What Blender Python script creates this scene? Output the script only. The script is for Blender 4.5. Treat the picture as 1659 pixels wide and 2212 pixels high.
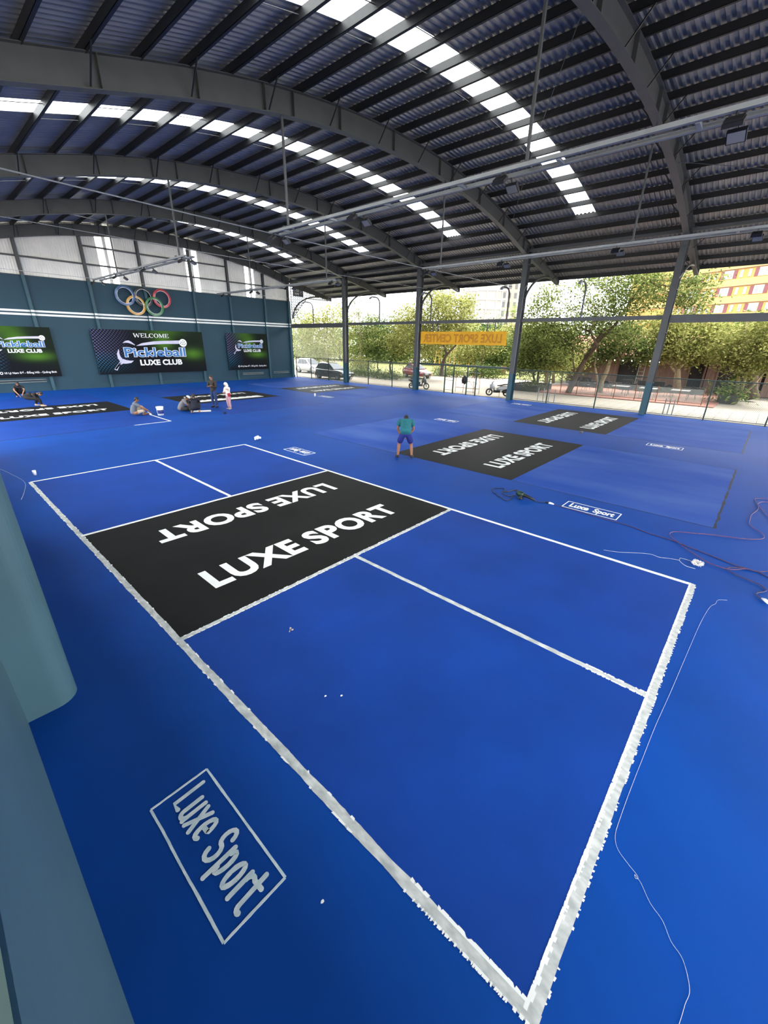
import bpy, bmesh, math, random
from mathutils import Vector, Matrix, Euler, noise

for o in list(bpy.data.objects):
    bpy.data.objects.remove(o)
scene = bpy.context.scene
COL = scene.collection

# ---------------------------------------------------------------- camera
IMG_W, IMG_H, FOC = 1659.0, 2212.0, 881.96
CAM_P = Vector((-1.3597, -0.0304, 3.4772))
CAM_R = Euler((1.17780, -0.01700, -0.83604), 'XYZ')
cam_d = bpy.data.cameras.new('camera')
cam_d.sensor_fit = 'VERTICAL'
cam_d.sensor_height = 24.0
cam_d.lens = 24.0 * FOC / IMG_H
cam_d.clip_start = 0.05
cam_d.clip_end = 900
cam = bpy.data.objects.new('camera', cam_d)
cam.location = CAM_P
cam.rotation_euler = CAM_R
COL.objects.link(cam)
scene.camera = cam
CAM_M = CAM_R.to_matrix()

# ---------------------------------------------------------------- light and exposure
scene.view_settings.view_transform = 'Standard'
scene.view_settings.look = 'None'
scene.view_settings.gamma = 1.0
scene.view_settings.use_curve_mapping = False
scene.view_settings.exposure = 2.95
world = bpy.data.worlds.new('overcast_sky')
scene.world = world
world.use_nodes = True
wn = world.node_tree.nodes
wl = world.node_tree.links
wbg = wn['Background']
wbg.inputs['Strength'].default_value = 1.0
wtc = wn.new('ShaderNodeTexCoord')
wno = wn.new('ShaderNodeTexNoise')
wno.inputs['Scale'].default_value = 2.2
wno.inputs['Detail'].default_value = 5
wcr = wn.new('ShaderNodeValToRGB')
wcr.color_ramp.elements[0].position = 0.3
wcr.color_ramp.elements[0].color = (0.86, 0.92, 1.0, 1)
wcr.color_ramp.elements[1].position = 0.7
wcr.color_ramp.elements[1].color = (1.0, 0.98, 0.95, 1)
wl.new(wtc.outputs['Generated'], wno.inputs['Vector'])
wl.new(wno.outputs['Fac'], wcr.inputs['Fac'])
wl.new(wcr.outputs['Color'], wbg.inputs['Color'])

sun_d = bpy.data.lights.new('sun', 'SUN')
sun_d.energy = 2.2
sun_d.angle = math.radians(35)
sun_d.color = (1.0, 0.95, 0.85)
sun = bpy.data.objects.new('sun', sun_d)
sun.rotation_euler = Euler((math.radians(18), math.radians(28), 0), 'XYZ')
sun.location = (60, -20, 60)
COL.objects.link(sun)
scene.cycles.max_bounces = 5
scene.cycles.diffuse_bounces = 4
scene.cycles.glossy_bounces = 2
scene.cycles.transmission_bounces = 3
scene.cycles.transparent_max_bounces = 12
scene.cycles.use_adaptive_sampling = True
scene.cycles.adaptive_threshold = 0.04
scene.cycles.sample_clamp_indirect = 6.0
scene.cycles.use_denoising = True

# ---------------------------------------------------------------- helpers
R = random.Random(7)
PI = math.pi


def ray(u, v):
    return CAM_M @ Vector(((u - IMG_W / 2) / FOC, -(v - IMG_H / 2) / FOC, -1.0))


def at_x(u, v, x):
    d = ray(u, v)
    return CAM_P + d * ((x - CAM_P.x) / d.x)


def at_z(u, v, z=0.0):
    d = ray(u, v)
    return CAM_P + d * ((z - CAM_P.z) / d.z)


def at_t(u, v, t):
    return CAM_P + ray(u, v) * t


def lin(c):
    c = c / 255.0
    return c / 12.92 if c <= 0.04045 else ((c + 0.055) / 1.055) ** 2.4


def srgb(r, g, b, k=1.0):
    return (lin(r) * k, lin(g) * k, lin(b) * k, 1.0)


MATS = {}
ALB = 0.45                                        # the exposure is set for the white paint; other paints are this much duller
FACTOR = {'white_line_paint': 1.0, 'thin_white_line_paint': 0.82, 'pale_brushed_paint': 1.0, 'white_plastic': 1.0, 'banner_white_print': 0.95,
          'white_string': 1.0, 'white_cotton': 0.9, 'cream_fleece': 0.9, 'banner_lilac_print': 0.9, 'grey_wall_cladding': 1.0, 'roof_sheet': 0.95, 'blue_court_paint': 0.5, 'blue_play_field_paint': 0.47, 'dusty_blue_field_paint': 0.54, 'teal_wall_paint': 0.38, 'teal_render': 0.6,
          'galvanised_purlin': 0.16, 'dark_grey_steel': 0.62, 'galvanised_rail': 0.8}


def mat(name, col, rough=0.6, metal=0.0, var=0.12, scale=3.0, bump=0.0, bscale=40.0, spec=0.5,
        col2=None, coord='Object', stretch=None, trans=0.0, coat=0.0):
    if name in MATS:
        return MATS[name]
    kk = FACTOR.get(name, ALB)
    col = tuple(c * kk for c in col[:3]) + (1,)
    col2 = tuple(c * kk for c in col2[:3]) + (1,) if col2 else None
    m = bpy.data.materials.new(name)
    m.use_nodes = True
    nt = m.node_tree
    b = nt.nodes['Principled BSDF']
    b.inputs['Roughness'].default_value = rough
    b.inputs['Metallic'].default_value = metal
    b.inputs['Specular IOR Level'].default_value = spec
    b.inputs['Coat Weight'].default_value = coat
    tc = nt.nodes.new('ShaderNodeTexCoord')
    src = tc.outputs[coord]
    if stretch:
        mp = nt.nodes.new('ShaderNodeMapping')
        mp.inputs['Scale'].default_value = stretch
        nt.links.new(src, mp.inputs['Vector'])
        src = mp.outputs['Vector']
    n = nt.nodes.new('ShaderNodeTexNoise')
    n.inputs['Scale'].default_value = scale
    n.inputs['Detail'].default_value = 4
    nt.links.new(src, n.inputs['Vector'])
    cr = nt.nodes.new('ShaderNodeValToRGB')
    if col2 is None:
        a = tuple(max(0, c * (1 - var)) for c in col[:3]) + (1,)
        c2 = tuple(min(1, c * (1 + var)) for c in col[:3]) + (1,)
    else:
        a, c2 = col, col2
    cr.color_ramp.elements[0].position = 0.32
    cr.color_ramp.elements[1].position = 0.68
    cr.color_ramp.elements[0].color = a
    cr.color_ramp.elements[1].color = c2
    nt.links.new(n.outputs['Fac'], cr.inputs['Fac'])
    nt.links.new(cr.outputs['Color'], b.inputs['Base Color'])
    if bump > 0:
        n2 = nt.nodes.new('ShaderNodeTexNoise')
        n2.inputs['Scale'].default_value = bscale
        n2.inputs['Detail'].default_value = 3
        nt.links.new(src, n2.inputs['Vector'])
        bp = nt.nodes.new('ShaderNodeBump')
        bp.inputs['Strength'].default_value = bump
        bp.inputs['Distance'].default_value = 0.01
        nt.links.new(n2.outputs['Fac'], bp.inputs['Height'])
        nt.links.new(bp.outputs['Normal'], b.inputs['Normal'])
    if trans > 0:
        b.inputs['Transmission Weight'].default_value = trans
    MATS[name] = m
    return m


def mat_clear(name, tint, fac, diffuse, rough=0.3):
    """see-through sheet: part straight transmission, part scattered"""
    m = bpy.data.materials.new(name)
    m.use_nodes = True
    nt = m.node_tree
    out = nt.nodes['Material Output']
    nt.nodes.remove(nt.nodes['Principled BSDF'])
    t = nt.nodes.new('ShaderNodeBsdfTransparent')
    t.inputs['Color'].default_value = tint
    d = nt.nodes.new('ShaderNodeBsdfTranslucent')
    d.inputs['Color'].default_value = diffuse
    g = nt.nodes.new('ShaderNodeBsdfGlossy')
    g.inputs['Roughness'].default_value = rough
    no = nt.nodes.new('ShaderNodeTexNoise')
    no.inputs['Scale'].default_value = 1.5
    mr = nt.nodes.new('ShaderNodeMapRange')
    mr.inputs['To Min'].default_value = max(0, fac - 0.03)
    mr.inputs['To Max'].default_value = min(1, fac + 0.03)
    nt.links.new(no.outputs['Fac'], mr.inputs['Value'])
    mx = nt.nodes.new('ShaderNodeMixShader')
    nt.links.new(mr.outputs['Result'], mx.inputs['Fac'])
    nt.links.new(t.outputs[0], mx.inputs[1])
    nt.links.new(d.outputs[0], mx.inputs[2])
    mx2 = nt.nodes.new('ShaderNodeMixShader')
    mx2.inputs['Fac'].default_value = 0.05
    nt.links.new(mx.outputs[0], mx2.inputs[1])
    nt.links.new(g.outputs[0], mx2.inputs[2])
    nt.links.new(mx2.outputs[0], out.inputs['Surface'])
    MATS[name] = m
    return m


class MB:
    """collects simple shapes into one mesh"""

    def __init__(s):
        s.v = []
        s.f = []
        s.mi = []
        s.cur = 0

    def add(s, vs, fs):
        o = len(s.v)
        s.v += [tuple(p) for p in vs]
        s.f += [tuple(i + o for i in f) for f in fs]
        s.mi += [s.cur] * len(fs)
        return s

    BF = [(0, 3, 2, 1), (4, 5, 6, 7), (0, 1, 5, 4), (1, 2, 6, 5), (2, 3, 7, 6), (3, 0, 4, 7)]

    def box(s, x0, x1, y0, y1, z0, z1):
        return s.add([(x0, y0, z0), (x1, y0, z0), (x1, y1, z0), (x0, y1, z0),
                      (x0, y0, z1), (x1, y0, z1), (x1, y1, z1), (x0, y1, z1)], MB.BF)

    def bar(s, p, q, w, h, up=(0, 0, 1)):
        p, q = Vector(p), Vector(q)
        d = (q - p).normalized()
        up = Vector(up)
        if abs(d.dot(up)) > 0.98:
            up = Vector((1, 0, 0))
        a = d.cross(up).normalized() * (w / 2)
        b = a.cross(d).normalized() * (h / 2)
        return s.add([p - a - b, p + a - b, p + a + b, p - a + b, q - a - b, q + a - b, q + a + b, q - a + b],
                     [(3, 2, 1, 0), (4, 5, 6, 7), (0, 1, 5, 4), (1, 2, 6, 5), (2, 3, 7, 6), (3, 0, 4, 7)])

    def tube(s, pts, r, n=8, caps=True):
        pts = [Vector(p) for p in pts]
        k = len(pts)
        rs = r if isinstance(r, (list, tuple)) else [r] * k
        o = len(s.v)
        prev = None
        for i, p in enumerate(pts):
            d = (pts[min(i + 1, k - 1)] - pts[max(i - 1, 0)])
            if d.length < 1e-9:
                d = Vector((0, 0, 1))
            d.normalize()
            if prev is None:
                ref = Vector((0, 0, 1)) if abs(d.z) < 0.9 else Vector((1, 0, 0))
                a = d.cross(ref).normalized()
            else:
                a = (prev - d * prev.dot(d))
                a = a.normalized() if a.length > 1e-6 else d.orthogonal().normalized()
            prev = a
            b = d.cross(a)
            for j in range(n):
                t = 2 * PI * j / n
                s.v.append(tuple(p + (a * math.cos(t) + b * math.sin(t)) * rs[i]))
        for i in range(k - 1):
            for j in range(n):
                j2 = (j + 1) % n
                s.f.append((o + i * n + j, o + i * n + j2, o + (i + 1) * n + j2, o + (i + 1) * n + j))
                s.mi.append(s.cur)
        if caps:
            s.f.append(tuple(o + j for j in range(n))[::-1])
            s.f.append(tuple(o + (k - 1) * n + j for j in range(n)))
            s.mi += [s.cur] * 2
        return s

    def lathe(s, c, prof, n=16, axis=(0, 0, 1)):
        """prof: list of (r, h) along axis"""
        c = Vector(c)
        ax = Vector(axis).normalized()
        a = ax.orthogonal().normalized()
        b = ax.cross(a)
        o = len(s.v)
        for r, h in prof:
            for j in range(n):
                t = 2 * PI * j / n
                s.v.append(tuple(c + ax * h + (a * math.cos(t) + b * math.sin(t)) * r))
        for i in range(len(prof) - 1):
            for j in range(n):
                j2 = (j + 1) % n
                s.f.append((o + i * n + j, o + i * n + j2, o + (i + 1) * n + j2, o + (i + 1) * n + j))
                s.mi.append(s.cur)
        s.f.append(tuple(o + j for j in range(n))[::-1])
        s.f.append(tuple(o + (len(prof) - 1) * n + j for j in range(n)))
        s.mi += [s.cur] * 2
        return s

    def ell(s, c, r, n=12, m=8, rot=None):
        c = Vector(c)
        o = len(s.v)
        for i in range(m + 1):
            ph = PI * i / m
            for j in range(n):
                t = 2 * PI * j / n
                p = Vector((r[0] * math.sin(ph) * math.cos(t), r[1] * math.sin(ph) * math.sin(t), r[2] * math.cos(ph)))
                if rot is not None:
                    p = rot @ p
                s.v.append(tuple(c + p))
        for i in range(m):
            for j in range(n):
                j2 = (j + 1) % n
                s.f.append((o + i * n + j, o + (i + 1) * n + j, o + (i + 1) * n + j2, o + i * n + j2))
                s.mi.append(s.cur)
        return s

    def torus(s, c, R0, r, n=32, m=8, M=None, flat=1.0):
        c = Vector(c)
        o = len(s.v)
        for i in range(n):
            t = 2 * PI * i / n
            for j in range(m):
                q = 2 * PI * j / m
                p = Vector(((R0 + r * math.cos(q)) * math.cos(t), (R0 + r * math.cos(q)) * math.sin(t), r * flat * math.sin(q)))
                if M is not None:
                    p = M @ p
                s.v.append(tuple(c + p))
        for i in range(n):
            i2 = (i + 1) % n
            for j in range(m):
                j2 = (j + 1) % m
                s.f.append((o + i * m + j, o + i2 * m + j, o + i2 * m + j2, o + i * m + j2))
                s.mi.append(s.cur)
        return s

    def prism(s, poly, fn0, fn1):
        """poly of 2-D points; fn0/fn1 map a 2-D point to the two end faces"""
        n = len(poly)
        vs = [fn0(p) for p in poly] + [fn1(p) for p in poly]
        fs = [tuple(range(n))[::-1], tuple(range(n, 2 * n))]
        fs += [(i, (i + 1) % n, n + (i + 1) % n, n + i) for i in range(n)]
        return s.add(vs, fs)

    def mesh(s, name='mesh', smooth=False):
        me = bpy.data.meshes.new(name)
        me.from_pydata(s.v, [], s.f)
        if any(s.mi):
            me.polygons.foreach_set('material_index', s.mi)
        if smooth:
            me.polygons.foreach_set('use_smooth', [True] * len(me.polygons))
        me.update()
        return me

    def build(s, name, m=None, parent=None, smooth=False, mats=None):
        me = s.mesh(name, smooth)
        for q in (mats or [m]):
            me.materials.append(q)
        return link(name, me, parent)


def world_of(o):
    m = o.matrix_basis.copy()
    if o.parent is not None:
        m = world_of(o.parent) @ o.matrix_parent_inverse @ m
    return m


def link(name, me, parent=None):
    """geometry is given in world space; a parent that already stands elsewhere does not move it"""
    o = bpy.data.objects.new(name, me)
    COL.objects.link(o)
    if parent is not None:
        o.parent = parent
        o.matrix_parent_inverse = world_of(parent).inverted()
    return o


def tag(o, label, cat=None, group=None, kind=None):
    o['label'] = label
    if cat:
        o['category'] = cat
    if group:
        o['group'] = group
    if kind:
        o['kind'] = kind
    return o


def empty(name, loc=(0, 0, 0), rz=0.0):
    o = bpy.data.objects.new(name, None)
    o.location = loc
    o.rotation_euler = (0, 0, rz)
    o.empty_display_size = 0.2
    COL.objects.link(o)
    return o


def copy_tree(o, parent=None):
    c = o.copy()
    COL.objects.link(c)
    c.parent = parent
    for ch in list(o.children):
        copy_tree(ch, c)
    return c


TMP = bpy.data.scenes.new('workbench')             # side scene, only to evaluate modifiers and text; removed at the end


def evaluate(ob):
    TMP.collection.objects.link(ob)
    vl = TMP.view_layers[0]
    vl.update()
    me = bpy.data.meshes.new_from_object(ob.evaluated_get(vl.depsgraph))
    vs = [tuple(v.co) for v in me.vertices]
    fs = [tuple(p.vertices) for p in me.polygons]
    data = ob.data
    bpy.data.objects.remove(ob)
    bpy.data.meshes.remove(me)
    return vs, fs, data


# text as flat outlines -------------------------------------------------
TXT = {}


def text_geo(s, bold=0.0, space=1.0):
    """returns verts (x,y) normalised to cap box (0..w, 0..1) and faces"""
    key = (s, bold, space)
    if key in TXT:
        return TXT[key]
    cu = bpy.data.curves.new('text', 'FONT')
    cu.body = s
    cu.size = 1.0
    cu.offset = bold
    cu.space_character = space
    cu.resolution_u = 4
    ob = bpy.data.objects.new('text', cu)
    vs, fs, cu = evaluate(ob)
    vs = [v[:2] for v in vs]
    bpy.data.curves.remove(cu)
    TXT[key] = (vs, fs)
    return vs, fs


def text_mb(mb, s, fn, w, h, bold=0.02, space=1.0, fit=None):
    """lay text into a w x h box through fn(x, y) -> 3-D; fit = (ymin, ymax) of the glyph box to use"""
    vs, fs = text_geo(s, bold, space)
    x0 = min(v[0] for v in vs)
    x1 = max(v[0] for v in vs)
    y0 = min(v[1] for v in vs) if fit is None else fit[0]
    y1 = max(v[1] for v in vs) if fit is None else fit[1]
    mb.add([fn((x - x0) / (x1 - x0) * w, (y - y0) / (y1 - y0) * h) for x, y in vs], fs)
    return mb
# ---------------------------------------------------------------- materials of the hall
M_BLUE = mat('blue_court_paint', srgb(8, 90, 198), 0.6, var=0.10, scale=0.7, bump=0.05, bscale=120, spec=0.12)
M_FIELD = mat('blue_play_field_paint', srgb(26, 86, 196), 0.6, var=0.12, scale=0.9, bump=0.05, bscale=120, spec=0.12)
M_FIELD_DUSTY = mat('dusty_blue_field_paint', srgb(40, 94, 202), 0.65, col2=srgb(84, 124, 214), scale=0.8,
                    stretch=(1.0, 0.35, 1.0), spec=0.06)
M_BLACK = mat('black_court_paint', srgb(46, 46, 46), 0.55, var=0.15, scale=1.2, bump=0.05, bscale=120, spec=0.06)
M_WHITE = mat('white_line_paint', srgb(233, 236, 232), 0.55, var=0.05, scale=6, spec=0.3)
M_WET = mat('thin_white_line_paint', srgb(176, 182, 180), 0.5, col2=srgb(228, 231, 226), scale=16, stretch=(1, 0.5, 1), spec=0.3)
M_LOGO = mat('pale_brushed_paint', srgb(186, 208, 214), 0.5, col2=srgb(222, 232, 232), scale=14, spec=0.3)
M_GROOVE = mat('dark_joint', srgb(14, 30, 60), 0.7, var=0.3, scale=5)
M_TEAL = mat('teal_wall_paint', srgb(38, 96, 120), 0.6, var=0.06, scale=0.8, bump=0.08, bscale=60)
M_TEAL2 = mat('teal_steel_paint', srgb(60, 112, 128), 0.5, var=0.06, scale=2)
M_TEALP = mat('teal_render', srgb(84, 122, 134), 0.45, var=0.07, scale=1.3, bump=0.05, bscale=30)
M_GREENP = mat('dark_green_steel_paint', srgb(8, 66, 62), 0.4, var=0.1, scale=3)
M_STEEL = mat('dark_grey_steel', srgb(88, 91, 92), 0.5, metal=0.0, var=0.08, scale=2.5)
M_PURLIN = mat('galvanised_purlin', srgb(66, 70, 76), 0.5, metal=0.1, var=0.1, scale=2.0)
M_SHEET = mat('roof_sheet', srgb(136, 138, 142), 0.4, metal=0.55, var=0.10, scale=1.2)
M_CLAD = mat('grey_wall_cladding', srgb(232, 230, 224), 0.5, var=0.06, scale=1.2)
M_RAIL = mat('galvanised_rail', srgb(150, 154, 156), 0.45, metal=0.3, var=0.1, scale=3)
M_DARK = mat('black_plastic', srgb(26, 27, 30), 0.5, var=0.2, scale=8)
M_SKY = mat_clear('skylight_sheet', (0.93, 0.95, 0.95, 1), 0.3, (0.95, 0.96, 0.95, 1))
M_WINS = mat_clear('translucent_wall_sheet', (0.9, 0.92, 0.92, 1), 0.4, (0.95, 0.96, 0.95, 1))
M_GLASS = mat_clear('clear_glass', (0.93, 0.96, 0.95, 1), 0.06, (0.8, 0.85, 0.85, 1), 0.05)
M_CONC = mat('raw_concrete', srgb(150, 148, 140), 0.8, var=0.15, scale=2, bump=0.2, bscale=20)

# ---------------------------------------------------------------- geometry of the hall
COLX = 25.75
COLY = [4.80, 12.85, 20.97, 29.1]
WALLY = 37.15
RIDGE = 14.2


def roof_z(x):
    dx = abs(x - RIDGE)
    if dx < 9.8:
        return 10.96 - dx * dx / 76.0
    return 10.96 - 9.8 * 9.8 / 76.0 - (dx - 9.8) * 0.258


PUR = [4.22 + 1.16 * k for k in range(-6, 24)]
ROOF_X0, ROOF_X1 = PUR[0] - 0.3, 31.02
ROOF_Y0, ROOF_Y1 = -13.0, 38.3  # near end lengthened unseen behind the camera to cut daylight from there
SKY_C = [9.18, 17.05, 24.95, 32.75]
SKY_W = 0.97

# floor
floor = MB()
floor.box(-1.75, 26.25, -13.0, WALLY + 0.15, -0.25, 0.0)
floor = floor.build('floor', M_BLUE)
tag(floor, 'blue painted hall floor around the courts', kind='structure')

# roof sheets and skylights
roof = empty('roof', (RIDGE, 16, 0))
tag(roof, 'arched corrugated metal roof with purlins and skylight strips', kind='structure')


def corrugated(y0, y1, xs, period=0.2, h=0.042):
    ys = []
    n = max(1, round((y1 - y0) / period))
    p = (y1 - y0) / n
    for i in range(n):
        b = y0 + i * p
        ys += [(b, 0), (b + 0.30 * p, 0), (b + 0.45 * p, h), (b + 0.85 * p, h)]
    ys.append((y1, 0))
    vs = [(x, y, roof_z(x) + z) for x in xs for y, z in ys]
    k = len(ys)
    fs = [(i * k + j, (i + 1) * k + j, (i + 1) * k + j + 1, i * k + j + 1) for i in range(len(xs) - 1) for j in range(k - 1)]
    return vs, fs


xs_all = [ROOF_X0] + PUR + [ROOF_X1]
bands = [ROOF_Y0]
for c in SKY_C:
    bands += [c - SKY_W / 2, c + SKY_W / 2]
bands.append(ROOF_Y1)
for i in range(0, len(bands), 2):
    MB().add(*corrugated(bands[i], bands[i + 1], xs_all)).build('roof_sheet', M_SHEET, roof)
SKY_END = 9                                    # last lit bay index right of the ridge purlin
for c in SKY_C:
    y0, y1 = c - SKY_W / 2, c + SKY_W / 2
    for k in range(len(PUR) - 1):
        lit = 3 <= k and PUR[k + 1] < 24.4
        o = MB().add(*corrugated(y0, y1, [PUR[k], PUR[k + 1]])).build('skylight_pane' if lit else 'roof_panel', M_SKY if lit else M_SHEET, roof)
    MB().add(*corrugated(y0, y1, [ROOF_X0, PUR[0]])).build('roof_panel', M_SHEET, roof)
    MB().add(*corrugated(y0, y1, [PUR[-1], ROOF_X1])).build('roof_panel', M_SHEET, roof)
# purlins: C sections
for x in PUR:
    z = roof_z(x) - 0.005
    b = MB()
    b.box(x - 0.004, x + 0.004, ROOF_Y0, ROOF_Y1, z - 0.2, z)
    b.box(x - 0.004, x + 0.07, ROOF_Y0, ROOF_Y1, z - 0.008, z)
    b.box(x - 0.004, x + 0.07, ROOF_Y0, ROOF_Y1, z - 0.2, z - 0.192)
    b.box(x + 0.062, x + 0.07, ROOF_Y0, ROOF_Y1, z - 0.192, z - 0.17)
    b.build('purlin', M_PURLIN, roof)
b = MB()
b.box(ROOF_X1 - 0.02, ROOF_X1 + 0.03, ROOF_Y0, ROOF_Y1, roof_z(ROOF_X1) - 0.17, roof_z(ROOF_X1) + 0.06)
b.build('eave_trim', M_PURLIN, roof)
# sag rods and cross bracing under the sheet
for c in SKY_C:
    b = MB()
    for k in range(3, len(PUR) - 1):
        z0, z1 = roof_z(PUR[k]) - 0.1, roof_z(PUR[k + 1]) - 0.1
        off = 0.6 if k % 2 else -0.6
        b.bar((PUR[k], c + off, z0), (PUR[k + 1], c + off, z1), 0.014, 0.014)
    b.build('sag_rods', M_STEEL, roof)


def rib_low(x, d=0.62):
    return roof_z(x) - 0.2 - d


def make_rib(y, label, flange=0.26):
    r = empty('arch_rib', (RIDGE, y, 0))
    tag(r, label, kind='structure')
    xs = [-2.6 + i * (COLX + 2.6) / 44 for i in range(45)]
    web, lo, up = MB(), MB(), MB()

    def strip(mb, pts, y0, y1, t):
        vs, fs = [], []
        for (x, z) in pts:
            vs += [(x, y0, z), (x, y1, z), (x, y1, z + t), (x, y0, z + t)]
        for i in range(len(pts) - 1):
            a, c = i * 4, i * 4 + 4
            for j in range(4):
                j2 = (j + 1) % 4
                fs.append((a + j, a + j2, c + j2, c + j))
        k = (len(pts) - 1) * 4
        fs += [(3, 2, 1, 0), (k, k + 1, k + 2, k + 3)]
        mb.add(vs, fs)
    vs, fs = [], []
    for x in xs:
        vs += [(x, y - 0.006, rib_low(x)), (x, y + 0.006, rib_low(x)), (x, y + 0.006, roof_z(x) - 0.2), (x, y - 0.006, roof_z(x) - 0.2)]
    for i in range(44):
        a, c = i * 4, i * 4 + 4
        for j in range(4):
            fs.append((a + j, a + (j + 1) % 4, c + (j + 1) % 4, c + j))
    web.add(vs, fs)
    strip(lo, [(x, rib_low(x) - 0.016) for x in xs], y - flange / 2, y + flange / 2, 0.016)
    strip(up, [(x, roof_z(x) - 0.216) for x in xs], y - flange / 2, y + flange / 2, 0.016)
    web.build('web', M_STEEL, r)
    lo.build('lower_flange', M_STEEL, r)
    up.build('upper_flange', M_STEEL, r)
    for x in (0.6, 3.3, 5.6, 7.6, 8.6, 10.5, 13.2, 16.2, 17.2, 19.6, 22.2, 24.9):
        b = MB()
        b.bar((x, y, rib_low(x)), (x, y, roof_z(x) - 0.21), 0.012, flange - 0.02, up=(1, 0, 0))
        b = MB()
        b.box(x - 0.006, x + 0.006, y - flange / 2 + 0.01, y + flange / 2 - 0.01, rib_low(x), roof_z(x) - 0.21)
        b.build('stiffener', M_STEEL, r)
    # fly braces from the purlins to the lower flange
    for k in range(3, len(PUR), 2):
        x = PUR[k]
        if x > COLX - 0.3 or x < -1:
            continue
        for s in (-1, 1):
            MB().bar((x, y + s * 0.62, roof_z(x) - 0.19), (x, y + s * 0.1, rib_low(x) + 0.03), 0.03, 0.03).build('fly_brace', M_DARK, r)
    # outrigger beyond the column, tapering to the eave
    o = MB()
    n = 6
    xo = [COLX + 0.1 + i * (ROOF_X1 - 0.05 - COLX - 0.1) / n for i in range(n + 1)]
    dep = [0.62 - 0.36 * i / n for i in range(n + 1)]
    vs, fs = [], []
    for x, d in zip(xo, dep):
        vs += [(x, y - 0.006, rib_low(x, d)), (x, y + 0.006, rib_low(x, d)), (x, y + 0.006, roof_z(x) - 0.2), (x, y - 0.006, roof_z(x) - 0.2)]
    for i in range(n):
        a, c = i * 4, i * 4 + 4
        for j in range(4):
            fs.append((a + j, a + (j + 1) % 4, c + (j + 1) % 4, c + j))
    o.add(vs, fs)
    strip(o, [(x, rib_low(x, d) - 0.016) for x, d in zip(xo, dep)], y - 0.11, y + 0.11, 0.016)
    strip(o, [(x, roof_z(x) - 0.216) for x in xo], y - 0.11, y + 0.11, 0.016)
    x = xo[-1]
    o.box(x - 0.01, x + 0.01, y - 0.11, y + 0.11, rib_low(x, dep[-1]) - 0.016, roof_z(x) - 0.2)
    o.build('outrigger', M_STEEL, r)
    for k in range(len(PUR)):
        x = PUR[k]
        if x > COLX + 0.8 and k % 2 == 0:
            for s in (-1, 1):
                MB().bar((x, y + s * 0.5, roof_z(x) - 0.19), (x, y + s * 0.1, rib_low(x, 0.4) + 0.03), 0.03, 0.03).build('fly_brace', M_DARK, r)
    return r


for y, lab in zip([-3.25] + COLY + [WALLY - 0.25],
                  ['steel arch rib behind the photographer', 'steel arch rib carried by the column nearest the terrace',
                   'steel arch rib above the black kitchen of the white lined court', 'steel arch rib second in front of the teal end wall',
                   'steel arch rib next in front of the teal end wall', 'steel arch rib along the top of the teal end wall']):
    make_rib(y, lab)


# columns on the open side
def make_column(y, label):
    c = empty('steel_column', (COLX, y, 0))
    tag(c, label, kind='structure')
    top = roof_z(COLX) - 0.22

    def hsec(z0, z1, m, name):
        b = MB()
        b.box(COLX - 0.22, COLX - 0.205, y - 0.15, y + 0.15, z0, z1)
        b.box(COLX + 0.205, COLX + 0.22, y - 0.15, y + 0.15, z0, z1)
        b.box(COLX - 0.205, COLX + 0.205, y - 0.006, y + 0.006, z0, z1)
        return b.build(name, m, c)
    hsec(1.72, top, M_STEEL, 'shaft')
    hsec(0.0, 1.72, M_TEAL2, 'painted_base')
    b = MB()
    for z in (8.0, 8.05, 6.2, 4.2, 1.72):
        b.box(COLX - 0.24, COLX + 0.24, y - 0.165, y + 0.165, z - 0.008, z + 0.008)
    b.build('joint_plate', M_STEEL, c)
    b = MB()
    b.tube([(COLX - 0.1, y - 0.09, 1.75), (COLX - 0.1, y - 0.09, 6.6), (COLX - 0.02, y - 0.2, 6.9), (COLX + 0.1, y - 0.5, 7.05)], 0.02, 6)
    b.build('conduit', M_RAIL, c)
    return c


for y, lab in zip([-3.25] + COLY, ['steel column behind the photographer', 'grey steel column nearest the terrace, dark base',
                                   'grey steel column beside the silver scooter', 'grey steel column in front of the red car',
                                   'grey steel column beside the black car']):
    make_column(y, lab)

# tie beam along the open side and eave strut
tb = MB()
for y0, y1 in zip([-3.25] + COLY, COLY + [WALLY]):
    tb.box(COLX - 0.08, COLX + 0.08, y0 + 0.16, y1 - 0.16, 4.68 if y1 < 5 or y1 > 36 else 4.84, 5.04)
tb = tb.build('tie_beam', M_STEEL)
tag(tb, 'horizontal grey steel beam across the open side between columns', kind='structure')
tb = MB()
for y0, y1 in zip([-3.25] + COLY, COLY + [WALLY - 0.25]):
    tb.box(COLX - 0.3, COLX - 0.16, y0 + 0.14, y1 - 0.14, 8.62, 8.76)
tb = tb.build('eave_beam', M_STEEL)
tag(tb, 'slim steel strut joining the column heads under the roof', kind='structure')

# ---------------------------------------------------------------- end wall
wall = MB()
wall.box(-2.6, 25.9, WALLY, WALLY + 0.2, 0, 7.08)
wall = wall.build('wall_back', M_TEAL)
tag(wall, 'teal painted end wall behind the banners', kind='structure')
# corrugated cladding above, with window strips left open
WINX = [(9.86, 10.28), (10.5, 10.9), (16.0, 16.42), (16.58, 17.0), (21.22, 21.6), (21.75, 22.1)]
cl = empty('wall_upper', (12, WALLY, 7.08))
tag(cl, 'pale grey corrugated cladding above the teal wall', kind='structure')


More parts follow.
